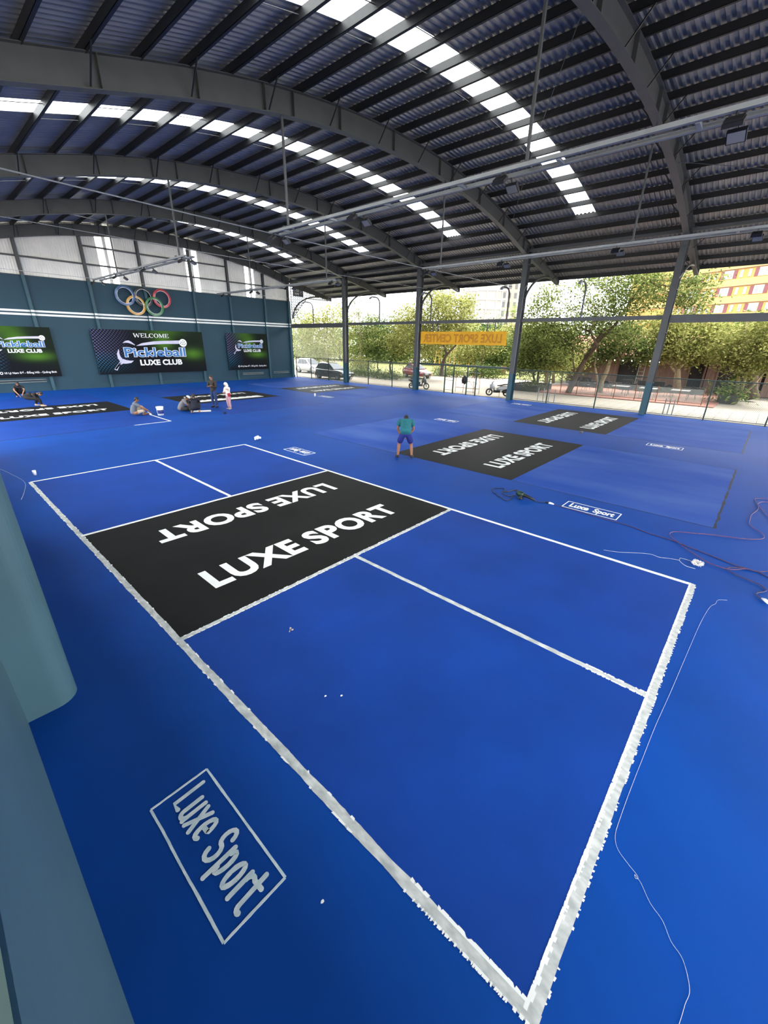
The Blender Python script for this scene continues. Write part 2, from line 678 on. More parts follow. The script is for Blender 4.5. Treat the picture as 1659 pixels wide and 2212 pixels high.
def clad(x0, x1, m, name, parent):
    n = max(2, round((x1 - x0) / 0.15))
    p = (x1 - x0) / n
    pts = []
    for i in range(n):
        b0 = x0 + i * p
        pts += [(b0, 0), (b0 + 0.35 * p, 0), (b0 + 0.5 * p, -0.025), (b0 + 0.85 * p, -0.025)]
    pts.append((x1, 0))
    vs = [(x, WALLY + 0.1 + y, 7.08) for x, y in pts] + [(x, WALLY + 0.1 + y, roof_z(x) - 0.03) for x, y in pts]
    k = len(pts)
    return MB().add(vs, [(i, i + 1, k + i + 1, k + i) for i in range(k - 1)]).build(name, m, parent)


px = -2.6
for a, b_ in WINX:
    clad(px, a, M_CLAD, 'cladding_sheet', cl)
    px = b_
clad(px, 25.9, M_CLAD, 'cladding_sheet', cl)
for i, (a, b_) in enumerate(WINX):
    w = clad(a, b_, M_WINS, 'window_%d' % (i + 1), None)
    tag(w, ['tall translucent strip above the rings, first of its pair', 'tall translucent strip above the rings, second of its pair',
            'tall translucent strip in the middle pair, on the rings side', 'tall translucent strip in the middle pair, on the open side',
            'tall translucent strip in the end pair, on the rings side', 'tall translucent strip in the end pair, on the open side'][i], kind='structure')
POSTX = [1.9, 5.25, 8.85, 12.45, 16.2, 19.4, 22.9, 25.6]
gr = MB()
for z in (8.15, 9.25):
    for xa, xb in zip([-2.4] + POSTX, POSTX):
        if z < min(rib_low(xa), rib_low(xb)) - 0.05:
            gr.box(xa + 0.09, xb - 0.09, WALLY + 0.0, WALLY + 0.07, z - 0.05, z + 0.05)
gr.build('girt', M_STEEL, cl)
MB().box(-2.6, 25.9, WALLY - 0.02, WALLY + 0.22, 7.06, 7.1).build('ledge_trim', M_STEEL, cl)
for i, x in enumerate(POSTX):
    c = empty('wall_post', (x, WALLY, 0))
    tag(c, ['steel wall post at the hidden end of the teal wall', 'steel wall post behind the banner half out of view',
            'steel wall post at the welcome banner edge below the first window strips', 'steel wall post behind the linked rings',
            'steel wall post behind the welcome banner ball', 'steel wall post between the welcome banner and the small banner',
            'steel wall post at the small banner far edge', 'steel wall post closing the teal wall at the open side'][i], kind='structure')
    for z0, z1, m, nm in ((0, 7.08, M_TEAL2, 'painted_shaft'), (7.08, rib_low(x) + 0.0, M_STEEL, 'upper_shaft')):
        b = MB()
        b.box(x - 0.09, x + 0.09, WALLY - 0.18, WALLY - 0.168, z0, z1)
        b.box(x - 0.006, x + 0.006, WALLY - 0.168, WALLY, z0, z1)
        b.box(x - 0.09, x + 0.09, WALLY - 0.012, WALLY - 0.001, z0, z1)
        b.build(nm, m, c)
# white stripes painted round the wall and posts
st = empty('wall_stripes', (12, WALLY, 4.7))
tag(st, 'two white stripes running along the teal wall', kind='structure')
for z0, z1 in ((4.95, 5.07), (4.74, 4.86)):
    b = MB()
    b.box(-2.6, 25.9, WALLY - 0.006, WALLY, z0, z1)
    for x in POSTX:
        b.box(x - 0.093, x + 0.093, WALLY - 0.184, WALLY - 0.18, z0, z1)
    b.build('stripe', M_WHITE, st)
# kerb and vents at the foot of the wall
kb = MB().box(-1.5, 25.9, WALLY - 0.08, WALLY, 0.0, 0.22).build('baseboard_back', M_TEAL)
tag(kb, 'low teal kerb along the foot of the end wall', kind='structure')
M_VENT = mat('pale_vent', srgb(200, 205, 196), 0.6, var=0.15, scale=5)
for (xa, xb, z0, z1, lab) in ((2.2, 5.0, 0.55, 0.8, 'low louvre vent under the banner half out of view'),
                              (19.9, 22.2, 0.42, 0.64, 'low louvre vent under the small banner'),
                              (23.3, 25.2, 0.42, 0.64, 'low louvre vent nearest the open side')):
    v = empty('wall_vent', ((xa + xb) / 2, WALLY, z0))
    tag(v, lab, 'vent', 'louvre vents in the teal wall')
    b = MB()
    for q in ((xa, xb, z0, z0 + 0.03), (xa, xb, z1 - 0.03, z1), (xa, xa + 0.03, z0, z1), (xb - 0.03, xb, z0, z1)):
        b.box(q[0], q[1], WALLY - 0.03, WALLY, q[2], q[3])
    b.build('frame', M_TEAL2, v)
    for i in range(3):
        z = z0 + 0.06 + i * (z1 - z0 - 0.1) / 2.2
        MB().bar((xa + 0.03, WALLY - 0.012, z), (xb - 0.03, WALLY - 0.012, z), 0.02, 0.035).build('slat', M_VENT if i != 1 else M_DARK, v)

# ---------------------------------------------------------------- low wall with round column at the photographer's side
pw = MB().box(-1.75, -1.5, -2.0, 18.0, 0.0, 2.66).build('wall_left', M_TEALP)
tag(pw, 'pale teal low wall under the photographer', kind='structure')
cp = MB().box(-1.77, -1.49, -2.0, 18.0, 2.66, 2.7).build('trim_1', M_GREENP)
tag(cp, 'dark green coping on the low teal wall', kind='structure')


def rounded_post(x0, x1, y0, y1, z0, z1, r, n=6):
    pts = []
    for cx, cy, a0 in ((x1 - r, y1 - r, 0), (x0 + r, y1 - r, 90), (x0 + r, y0 + r, 180), (x1 - r, y0 + r, 270)):
        for i in range(n + 1):
            a = math.radians(a0 + 90 * i / n)
            pts.append((cx + r * math.cos(a), cy + r * math.sin(a)))
    b = MB()
    b.prism(pts, lambda p: (p[0], p[1], z0), lambda p: (p[0], p[1], z1))
    return b


c = rounded_post(-1.74, -1.06, 4.43, 5.35, 0.0, 8.0, 0.2, 10).build('column_left', M_TEALP)
tag(c, 'thick rounded teal column beside the boxed floor logo', kind='structure')

M_PALE = mat('pale_grey_render', srgb(150, 154, 156), 0.8, var=0.06, scale=1)
dk = MB().box(-3.1, -1.76, -7.8, 18.0, 1.75, 1.9).build('floor_upper', M_CONC)
tag(dk, 'raised walkway slab behind the low teal wall', kind='structure')
# ---------------------------------------------------------------- courts
CW, CL, KIT = 6.1, 13.41, 2.134
ZF, ZK, ZL, ZT = 0.0015, 0.0025, 0.0036, 0.0046


def flat(mb, pts, z0, z1):
    mb.prism(pts, lambda p: (p[0], p[1], z0), lambda p: (p[0], p[1], z1))
    return mb


def rect(mb, x0, x1, y0, y1, z0, z1):
    return mb.box(x0, x1, y0, y1, z0, z1)


def wavy_line(p, q, w, jit, step, z0, z1, rnd, mb=None):
    """painted strip with uneven edges"""
    mb = mb or MB()
    p, q = Vector(p), Vector(q)
    d = q - p
    L = d.length
    d.normalize()
    nrm = Vector((-d.y, d.x))
    n = max(2, int(L / step))
    vs, fs = [], []
    a1 = a2 = 0.0
    ph = rnd.random() * 50
    for i in range(n + 1):
        t = L * i / n
        a1 = jit * noise.noise(Vector((t * 3.1 + ph, 0, 0))) + jit * 0.5 * noise.noise(Vector((t * 17 + ph, 3, 0)))
        a2 = jit * noise.noise(Vector((t * 3.1 + ph, 9, 0))) + jit * 0.5 * noise.noise(Vector((t * 17 + ph, 5, 0)))
        c = p + d * t
        l = c + nrm * (w / 2 + a1)
        r = c - nrm * (w / 2 + a2)
        vs += [(l.x, l.y, z1), (r.x, r.y, z1), (l.x, l.y, z0), (r.x, r.y, z0)]
    for i in range(n):
        k = i * 4
        fs += [(k, k + 1, k + 5, k + 4), (k + 2, k, k + 4, k + 6), (k + 1, k + 3, k + 7, k + 5)]
    fs += [(0, 2, 3, 1), (n * 4, n * 4 + 1, n * 4 + 3, n * 4 + 2)]
    mb.add(vs, fs)
    return mb


def fringe(p, q, off0, off1, cover, step, z, rnd, mb, side):
    """torn dabs of paint left beside the tape"""
    p, q = Vector(p), Vector(q)
    d = q - p
    L = d.length
    d.normalize()
    nrm = Vector((-d.y, d.x)) * side
    t = 0.0
    while t < L:
        g = noise.noise(Vector((t * 1.7, off1 * 91, side * 4.0))) * 0.5 + 0.5
        if rnd.random() < cover * (0.35 + 1.1 * g):
            ln = step * rnd.uniform(0.5, 1.6)
            o1 = off1 * rnd.uniform(0.94, 1.0)
            sk = rnd.uniform(-0.4, 0.4) * step
            a = p + d * t + nrm * off0
            b = p + d * min(L, t + ln) + nrm * off0
            c = p + d * max(0, min(L, t + ln * rnd.uniform(0.7, 1.1) + sk)) + nrm * o1
            e = p + d * max(0, t + ln * rnd.uniform(0, 0.25) + sk) + nrm * (o1 * rnd.uniform(0.9, 1))
            if side > 0:
                a, b, c, e = b, a, e, c
            zz = z + rnd.random() * 0.0003
            mb.add([(x.x, x.y, zz) for x in (a, b, c, e)], [(3, 2, 1, 0)])
            t += ln * 0.8
        else:
            t += step * rnd.uniform(0.3, 1.0)
    return mb


def court_text(par, x0, y0, ylo, flip):
    """LUXE SPORT across the kitchen; the far copy reads from the other baseline"""
    W = 4.2
    H = 0.62
    for word, a, b_ in (('LUXE', 0.0, 1.76), ('SPORT', 1.98, 4.32)):
        mb = MB()
        if not flip:
            fn = lambda x, y: (x0 + 0.88 + a + x, y0 + ylo + y, ZT)
        else:
            fn = lambda x, y: (x0 + 5.24 - a - x, y0 + ylo + H - y, ZT)
        text_mb(mb, word, fn, b_ - a, H, 0.042, 1.1)
        mb.build('lettering', M_WHITE, par)


def make_court(x0, y0, label, lined, dusty, seed):
    rnd = random.Random(seed)
    c = empty('pickleball_court', (x0 + CW / 2, y0 + CL / 2, 0))
    tag(c, label, 'court', 'pickleball courts')
    ka, kb_ = CL / 2 - KIT, CL / 2 + KIT
    fm = M_FIELD_DUSTY if dusty else M_FIELD
    rect(MB(), x0, x0 + CW, y0, y0 + ka, 0.0, ZF).build('playing_field', fm, c)
    rect(MB(), x0, x0 + CW, y0 + kb_, y0 + CL, 0.0, ZF).build('playing_field', fm, c)
    rect(MB(), x0, x0 + CW, y0 + ka, y0 + kb_, 0.0, ZK).build('kitchen_zone', M_BLACK, c)
    if lined != 'none_text':
        court_text(c, x0, y0, 5.33, False)
        court_text(c, x0, y0, 7.44, True)
    if lined != 'full':
        # bare joints along the edge of the field, still without lines
        for p, q in (((x0, y0), (x0 + CW, y0)), ((x0, y0), (x0, y0 + ka)), ((x0 + CW, y0), (x0 + CW, y0 + ka)),
                     ((x0, y0 + kb_), (x0, y0 + CL)), ((x0 + CW, y0 + kb_), (x0 + CW, y0 + CL)), ((x0, y0 + CL), (x0 + CW, y0 + CL))):
            heavy = p[1] == q[1] and p[1] == y0
            wavy_line(p, q, 0.045 if heavy else 0.018, 0.03 if heavy else 0.006, 0.06, 0.0, ZK, rnd).build('bare_joint', M_GROOVE, c)
    return c


def line(par, p, q, w, jit, m, rnd, z=ZL):
    return wavy_line(p, q, w, jit, 0.03, 0.0, z, rnd).build('line', m, par)


# the court with finished lines
rnd = random.Random(3)
c1 = make_court(0.0, 0.0, 'pickleball court with fresh white lines nearest the camera', 'full', False, 11)
ka, kb_ = CL / 2 - KIT, CL / 2 + KIT
line(c1, (0.0, -0.04), (0.0, CL), 0.08, 0.011, M_WET, rnd)
line(c1, (-0.03, 0.0), (CW + 0.03, 0.0), 0.066, 0.008, M_WET, rnd, ZL + 0.0006)
line(c1, (CW, 0.0), (CW, CL), 0.075, 0.005, M_WHITE, rnd)
line(c1, (0.0, CL), (CW, CL), 0.068, 0.004, M_WHITE, rnd, ZL + 0.0006)
line(c1, (0.0, ka), (CW, ka), 0.07, 0.008, M_WET, rnd, ZL + 0.0006)
line(c1, (0.0, kb_), (CW, kb_), 0.074, 0.006, M_WHITE, rnd, ZL + 0.0006)
line(c1, (CW / 2, 0.0), (CW / 2, ka), 0.07, 0.009, M_WET, rnd)
line(c1, (CW / 2, kb_), (CW / 2, CL), 0.072, 0.008, M_WHITE, rnd)
fr = MB()
fringe((0, 0), (CW, 0), 0.02, 0.056, 1.5, 0.05, ZL + 0.0003, rnd, fr, 1)
fringe((0, 0), (CW, 0), 0.02, 0.056, 1.0, 0.02, ZL + 0.0004, rnd, fr, 1)
fringe((0, 0), (CW, 0), 0.02, 0.047, 0.4, 0.022, ZL + 0.0003, rnd, fr, -1)
fringe((0, 0), (0, 0.9), 0.03, 0.054, 0.5, 0.012, ZL + 0.0003, rnd, fr, 1)
fringe((0, 0), (0, 0.9), 0.03, 0.056, 0.9, 0.05, ZL + 0.0003, rnd, fr, -1)
fringe((0, 0.9), (0, CL), 0.03, 0.05, 0.1, 0.05, ZL + 0.0003, rnd, fr, 1)
fringe((0, 0.9), (0, CL), 0.03, 0.05, 0.12, 0.05, ZL + 0.0003, rnd, fr, -1)
fringe((0, ka), (CW, ka), 0.025, 0.045, 0.2, 0.03, ZL + 0.0009, rnd, fr, 1)
fringe((0, ka), (CW, ka), 0.025, 0.045, 0.7, 0.03, ZL + 0.0009, rnd, fr, -1)
fringe((CW / 2, 0), (CW / 2, 0.7), 0.025, 0.05, 0.6, 0.018, ZL + 0.0003, rnd, fr, 1)
fringe((CW / 2, 0), (CW / 2, 0.7), 0.025, 0.05, 0.9, 0.03, ZL + 0.0003, rnd, fr, -1)
fringe((CW, 0), (CW, 0.5), 0.02, 0.042, 0.5, 0.02, ZL + 0.0003, rnd, fr, -1)
fr = fr.build('paint_fringe', M_WHITE, c1)
fr['kind'] = 'stuff'

make_court(9.1, 0.0, 'unlined court beside the bending man in the teal shirt', 'bare', True, 21)
make_court(18.0, 0.0, 'unlined court along the fence by the terrace', 'bare', True, 22)
c4 = make_court(0.02, 19.8, 'court behind the bucket where the seated painter draws the first line', 'bare', False, 23)
line(c4, (6.12, 19.8), (6.12, 22.35), 0.06, 0.006, M_WHITE, rnd)
line(c4, (4.6, 19.8), (6.15, 19.8), 0.06, 0.004, M_WHITE, rnd, ZL + 0.0006)
c5 = make_court(9.1, 19.8, 'unlined court behind the standing man in the brown jacket', 'bare', False, 24)
# white tape still covering the near lettering of that court
rect(MB(), 9.1 + 0.9, 9.1 + 5.2, 19.8 + 5.15, 19.8 + 5.75, 0.0, ZT + 0.004).build('masking_sheet', M_WHITE, c5)
make_court(18.0, 19.8, 'unlined court in the far corner near the black car', 'bare', True, 25)


# boxed floor logos ----------------------------------------------------
def floor_logo(cx, cy, label, face, m=M_LOGO, L=1.16, W=0.46, hand=False):
    """face=+1 reads for someone on the low x side, -1 for the far side"""
    o = empty('floor_logo', (cx, cy, 0))
    tag(o, label, 'floor logo', 'boxed floor logos')
    z = 0.003

    def T(u, v):                                   # u along reading direction, v up the letters
        return (cx + v, cy - u) if face > 0 else (cx - v, cy + u)
    rnd2 = random.Random(int(abs(cx) * 100))
    w = 0.018 if hand else 0.02
    for a, b_ in (((-L / 2, -W / 2), (L / 2, -W / 2)), ((-L / 2, W / 2), (L / 2, W / 2)), ((-L / 2, -W / 2), (-L / 2, W / 2)), ((L / 2, -W / 2), (L / 2, W / 2))):
        wavy_line(T(*a), T(*b_), w, 0.004 if hand else 0.001, 0.03, 0.0, z + (0.0004 if a[0] == b_[0] else 0), rnd2).build('frame_line', m, o)
    if not hand:
        for word, a, b_, lo in (('Luxe', -0.47, -0.05, 0), ('Sport', 0.05, 0.49, 1)):
            mb = MB()
            hgt = 0.29 if lo == 0 else 0.36
            v0 = -0.13 if lo == 0 else -0.2
            text_mb(mb, word, lambda x, y: T(a + x, v0 + y) + (z + 0.0008,), b_ - a, hgt, 0.042)
            mb.build('lettering', m, o)
    else:
        # brush-drawn letters: strokes in (u, v), v up
        def arc(cu, cv, ru, rv, a0, a1, n=12):
            return [(cu + ru * math.cos(math.radians(a0 + (a1 - a0) * i / n)), cv + rv * math.sin(math.radians(a0 + (a1 - a0) * i / n))) for i in range(n + 1)]
        S = {
            'L': [[(-0.49, 0.155), (-0.485, -0.085), (-0.42, -0.085)]],
            'u': [[(-0.375, 0.09), (-0.373, -0.05)] + arc(-0.343, -0.055, 0.03, 0.04, 180, 360, 8) + [(-0.312, 0.09)], [(-0.312, 0.09), (-0.31, -0.1)]],
            'x': [[(-0.27, 0.09), (-0.2, -0.1)], [(-0.2, 0.09), (-0.27, -0.1)]],
            'e': [[(-0.155, -0.005), (-0.095, 0.0)] + arc(-0.125, 0.0, 0.035, 0.085, 0, 300, 14)],
            'S': [arc(0.06, 0.09, 0.036, 0.062, 10, 260, 10) + arc(0.06, -0.035, 0.042, 0.065, 90, -170, 10)],
            'p': [[(0.155, 0.09), (0.162, -0.16)], arc(0.192, -0.005, 0.028, 0.085, 140, -140, 12)],
            'o': [arc(0.305, -0.005, 0.033, 0.088, 0, 360, 18)],
            'r': [[(0.385, 0.09), (0.392, -0.1)], arc(0.42, 0.04, 0.03, 0.045, 180, 60, 6)],
            't': [[(0.47, 0.15), (0.482, -0.06)] + arc(0.505, -0.06, 0.023, 0.04, 180, 300, 5), [(0.44, 0.075), (0.515, 0.08)]],
        }
        for li, (k, strokes) in enumerate(S.items()):
            mb = MB()
            zl = z + 0.0014 * (li % 2)
            for i, s_ in enumerate(strokes):
                pts = [Vector(T(u, v)) for u, v in s_]
                hw = 0.0175
                vs, fs = [], []
                for j, p in enumerate(pts):
                    d = (pts[min(j + 1, len(pts) - 1)] - pts[max(j - 1, 0)]).normalized()
                    n_ = Vector((-d.y, d.x))
                    ww = hw * (1 + 0.18 * noise.noise(Vector((p.x * 30, p.y * 30, i))))
                    vs += [tuple(p + n_ * ww) + (zl + 0.0006 * (i + 1),), tuple(p - n_ * ww) + (zl + 0.0006 * (i + 1),)]
                for j in range(len(pts) - 1):
                    fs.append((2 * j, 2 * j + 1, 2 * j + 3, 2 * j + 2))
                mb.add(vs, fs)
                for p in (pts[0], pts[-1]) if (pts[0] - pts[-1]).length > 0.01 else ():
                    mb.prism([(p.x + hw * math.cos(t * PI / 5), p.y + hw * math.sin(t * PI / 5)) for t in range(10)],
                             lambda q: (q[0], q[1], z), lambda q: (q[0], q[1], zl + 0.0006 * (i + 1) + 0.00025))
            mb.build('letter', m, o)
    return o


floor_logo(-0.78, 2.135, 'hand-brushed boxed logo on the floor below the low teal wall', 1, hand=True)
floor_logo(8.33, 2.22, 'crisp white boxed logo on the floor beside the straight dark red cord', 1, M_WHITE)
floor_logo(17.24, 2.27, 'white boxed logo between the two dusty unlined courts', 1, M_WHITE)
floor_logo(6.91, 11.27, 'upside-down boxed logo by the far corner of the lined court', -1, M_WHITE)
floor_logo(15.8, 11.25, 'upside-down boxed logo beyond the man in the teal shirt', -1, M_WHITE)
floor_logo(17.4, 22.2, 'small upside-down boxed logo below the far corner court', -1, M_WHITE)
floor_logo(24.3, 11.3, 'upside-down boxed logo by the fence near the scooter', -1, M_WHITE)
# ---------------------------------------------------------------- outside ground
ALB = 1.08
M_GROUND = mat('sandy_yard', srgb(214, 204, 184, 0.27), 0.9, var=0.14, scale=0.35, bump=0.2, bscale=6)
M_SLAB = mat('pale_paving', srgb(224, 216, 198, 0.27), 0.85, var=0.10, scale=1.4, bump=0.1, bscale=20)
M_BRICK = mat('red_terrace_tile', srgb(196, 134, 116, 0.40), 0.8, var=0.18, scale=5, bump=0.1, bscale=20)
M_GRASS = mat('grass', srgb(120, 132, 60, 0.35), 0.95, col2=srgb(160, 160, 80, 0.38), scale=1.5)
M_LEAFS = {}


def leaf_mat(name, c1, c2, c3, k=0.46, tr=0.5):
    m = bpy.data.materials.new(name)
    m.use_nodes = True
    nt = m.node_tree
    out = nt.nodes['Material Output']
    nt.nodes.remove(nt.nodes['Principled BSDF'])
    geo = nt.nodes.new('ShaderNodeNewGeometry')
    cr = nt.nodes.new('ShaderNodeValToRGB')
    e = cr.color_ramp.elements
    e[0].color = srgb(*c1, k * ALB)
    e[1].color = srgb(*c3, k * ALB)
    e.new(0.5).color = srgb(*c2, k * ALB)
    nt.links.new(geo.outputs['Random Per Island'], cr.inputs['Fac'])
    d = nt.nodes.new('ShaderNodeBsdfDiffuse')
    t = nt.nodes.new('ShaderNodeBsdfTranslucent')
    nt.links.new(cr.outputs['Color'], d.inputs['Color'])
    nt.links.new(cr.outputs['Color'], t.inputs['Color'])
    mx = nt.nodes.new('ShaderNodeMixShader')
    mx.inputs['Fac'].default_value = tr
    nt.links.new(d.outputs[0], mx.inputs[1])
    nt.links.new(t.outputs[0], mx.inputs[2])
    nt.links.new(mx.outputs[0], out.inputs['Surface'])
    return m


LEAF_A = leaf_mat('yellow_green_leaf', (100, 110, 54), (164, 168, 92), (210, 208, 138))
LEAF_B = leaf_mat('mid_green_leaf', (70, 88, 46), (126, 142, 78), (182, 188, 116))
LEAF_C = leaf_mat('deep_green_leaf', (46, 66, 38), (90, 112, 62), (142, 154, 92))
LEAF_P = leaf_mat('palm_leaf', (90, 120, 60), (140, 166, 90), (190, 200, 120))
M_BARK = mat('dark_bark', srgb(92, 72, 54, 0.5), 0.9, var=0.3, scale=8, bump=0.5, bscale=25)
M_BARKL = mat('pale_bark', srgb(176, 158, 122, 0.5), 0.9, var=0.25, scale=8, bump=0.4, bscale=25)

g = MB().box(26.25, 260, -90, 260, -0.3, -0.05).build('ground', M_GROUND)
tag(g, 'pale sandy yard outside the hall', kind='structure')
g2 = MB().box(-120, 26.25, WALLY + 0.2, 260, -0.3, -0.06).build('ground_back', M_GROUND)
tag(g2, 'ground behind the teal end wall', kind='structure')
g3 = MB().box(-120, 26.25, -90, -13.0, -0.3, -0.06).build('ground_front', M_GROUND)
tag(g3, 'ground behind the photographer', kind='structure')
g4 = MB().box(-120, -1.75, -13.0, WALLY + 0.2, -0.3, -0.06).build('ground_side', M_GROUND)
tag(g4, 'ground beyond the low teal wall', kind='structure')
sl = MB().box(-0.29, 0.29, -0.29, 0.29, -0.05, -0.012).mesh('paving_slab')
sl.materials.append(M_SLAB)
for i in range(10):
    for j in range(24):
        o = link('paving_slab', sl, g)
        o.location = (26.75 + 0.6 * i, -4.0 + 0.6 * j, R.uniform(-0.006, 0.0))
kerb = MB().box(26.1, 26.3, -13, WALLY, -0.1, 0.03).build('kerb', M_CONC)
tag(kerb, 'concrete edge strip under the fence', kind='structure')
ter = MB().box(32.8, 43.5, 2.2, 15.2, -0.06, 0.005).build('terrace_floor', M_BRICK)
tag(ter, 'red tiled terrace floor in front of the restaurant', kind='structure')
gp = MB().box(33.4, 60, 29.5, 60, -0.06, 0.0)
gp.box(44, 70, 16, 29.5, -0.06, 0.0)
gp = gp.build('lawn', M_GRASS)
tag(gp, 'green lawn of the park behind the parked cars', kind='structure')

# ---------------------------------------------------------------- fence along the open side
FX = 26.0
fen = empty('wire_fence', (FX, 12, 0))
tag(fen, 'dark green chain-link fence along the open side', 'fence')
PYS = [-4.7, -2.9, -0.45, 2.03, 7.46, 10.4, 23.7, 26.5, 31.85, 34.5, 36.9]
for y in PYS:
    MB().box(FX - 0.03, FX + 0.03, y - 0.03, y + 0.03, 0.0, 2.0).build('post', M_GREENP, fen)
spans = [(-4.7, 4.65), (4.95, 12.7), (18.4, 20.82), (21.12, 28.95), (29.25, 36.9)]
for a, b_ in spans:
    MB().tube([(FX, a, 1.98), (FX, b_, 1.98)], 0.024, 8).build('top_rail', M_GREENP, fen)
    MB().tube([(FX, a, 0.1), (FX, b_, 0.1)], 0.016, 6).build('bottom_rail', M_GREENP, fen)
M_WIRE = mat('fence_wire', srgb(40, 60, 58), 0.5, var=0.1, scale=10)
for a, b_ in spans:
    b = MB()
    H, s_ = 1.88, 0.075
    t = a - H
    while t < b_:
        # two families of diagonal wires clipped to the bay
        y0, z0, y1, z1 = t, 0.1, t + H, 0.1 + H
        if y0 < a:
            z0 += a - y0
            y0 = a
        if y1 > b_:
            z1 -= y1 - b_
            y1 = b_
        if y1 > y0:
            b.bar((FX, y0, z0), (FX, y1, z1), 0.006, 0.006)
            b.bar((FX + 0.003, y0, 2.08 - z0), (FX + 0.003, y1, 2.08 - z1), 0.006, 0.006)
        t += s_
    b.build('wire_mesh', M_WIRE, fen)['kind'] = 'stuff'
gate = empty('fence_gate', (FX, 15.5, 0))
tag(gate, 'green framed gate in the fence beside the scooter', 'gate')
MB().box(FX - 0.05, FX + 0.05, 13.0, 20.82, 1.96, 2.08).build('lintel', M_GREENP, gate)
for y in (18.38, 17.61, 16.44, 15.69):
    MB().box(FX - 0.035, FX + 0.035, y - 0.035, y + 0.035, 0.0, 1.96).build('post', M_GREENP, gate)
for (y0, y1) in ((17.61, 18.38), (15.69, 16.44)):
    for z in (0.25, 0.95, 1.7):
        MB().tube([(FX, y0, z), (FX, y1, z)], 0.014, 6).build('rail', M_GREENP, gate)
b = MB()
for i in range(14):
    t = -0.7 + 0.16 * i
    y0, z0, y1, z1 = 17.65, 0.28 + t, 18.34, 0.28 + t + 0.69
    if z0 < 0.28:
        y0 += 0.28 - z0
        z0 = 0.28
    if z1 > 1.68:
        y1 -= z1 - 1.68
        z1 = 1.68
    if y1 > y0:
        b.bar((FX, y0, z0), (FX, y1, z1), 0.006, 0.006)
b.build('diagonal_bars', M_GREENP, gate)
# scaffold trestle outside the gate with a jacket hung on it
M_RUST = mat('rusty_steel', srgb(120, 84, 66), 0.8, var=0.25, scale=12)
sc = empty('scaffold_frame', (27.3, 17, 0))
tag(sc, 'rusty scaffold trestle standing outside the gate', 'scaffold')
for y in (18.2, 17.5, 16.6, 16.1):
    MB().tube([(27.3, y, -0.01), (27.3, y, 1.5)], 0.02, 6).build('upright', M_RUST, sc)
for z in (1.5, 0.35):
    MB().tube([(27.3, 18.2, z), (27.3, 16.1, z)], 0.02, 6).build('rail', M_VENT if z > 1 else M_RUST, sc)
MB().bar((27.3, 16.6, 0.3), (27.3, 16.1, 1.2), 0.02, 0.02).build('brace', M_RUST, sc)
MB().bar((27.3, 17.5, 1.3), (27.3, 16.6, 0.5), 0.02, 0.02).build('brace', M_RUST, sc)
MB().bar((27.3, 17.5, 0.5), (27.3, 16.6, 1.3), 0.02, 0.02).build('brace', M_RUST, sc)
jk = MB()
prof = [(0.03, 0.55), (0.16, 0.5), (0.2, 0.3), (0.19, 0.1), (0.12, -0.05), (0.02, -0.1)]
jk.lathe((27.22, 17.35, 0.72), [(r * 0.8, h) for r, h in prof[::-1]], 10)
jk.tube([(27.2, 17.5, 1.15), (27.18, 17.55, 0.9), (27.2, 17.52, 0.68)], [0.07, 0.065, 0.05], 8)
jk.tube([(27.2, 17.22, 1.15), (27.18, 17.15, 0.95), (27.2, 17.17, 0.8)], [0.07, 0.065, 0.05], 8)
jk = jk.build('jacket', M_DARK, smooth=True)
tag(jk, 'black jacket hung on the scaffold trestle', 'jacket')

# ---------------------------------------------------------------- orange banner between the columns, seen from behind
M_BAN = mat('yellow_banner_cloth', srgb(214, 158, 20), 0.7, var=0.08, scale=4, bump=0.3, bscale=30)
M_BANT = mat('show_through_lettering', srgb(176, 118, 26), 0.7, var=0.12, scale=9)
bn = empty('hanging_banner', (COLX, 17, 3.4))
tag(bn, 'yellow banner with mirrored lettering hung between two columns', 'banner')
vs, fs = [], []
N = 40
for i in range(N + 1):
    y = 20.6 - i * (20.6 - 13.52) / N
    for j in range(5):
        z = 3.44 + j * 0.86 / 4
        vs.append((COLX - 0.12 + 0.02 * math.sin(i * 1.3 + j * 0.8), y, z + 0.012 * math.sin(i * 0.9) * (1 if j in (0, 4) else 0)))
k = len(vs)
vs += [(x - 0.006, y, z) for x, y, z in vs]
for i in range(N):
    for j in range(4):
        a = i * 5 + j
        fs += [(a, a + 1, a + 6, a + 5), (k + a, k + a + 5, k + a + 6, k + a + 1)]
MB().add(vs, fs).build('cloth', M_BAN, bn, smooth=True)
tx = MB()
text_mb(tx, 'LUXE SPORT CENTER', lambda x, y: (COLX - 0.152, 13.85 + x, 3.58 + y), 6.45, 0.56, 0.03, 1.05)
tx.build('lettering', M_BANT, bn)
for y in (19.5, 19.05, 15.0, 14.45):
    MB().box(COLX - 0.14, COLX - 0.1, y - 0.025, y + 0.025, 4.3, 4.9).build('hanger', M_STEEL, bn)
MB().box(COLX - 0.1, COLX - 0.08, 13.5, 20.62, 4.26, 4.3).build('top_bar', M_STEEL, bn)

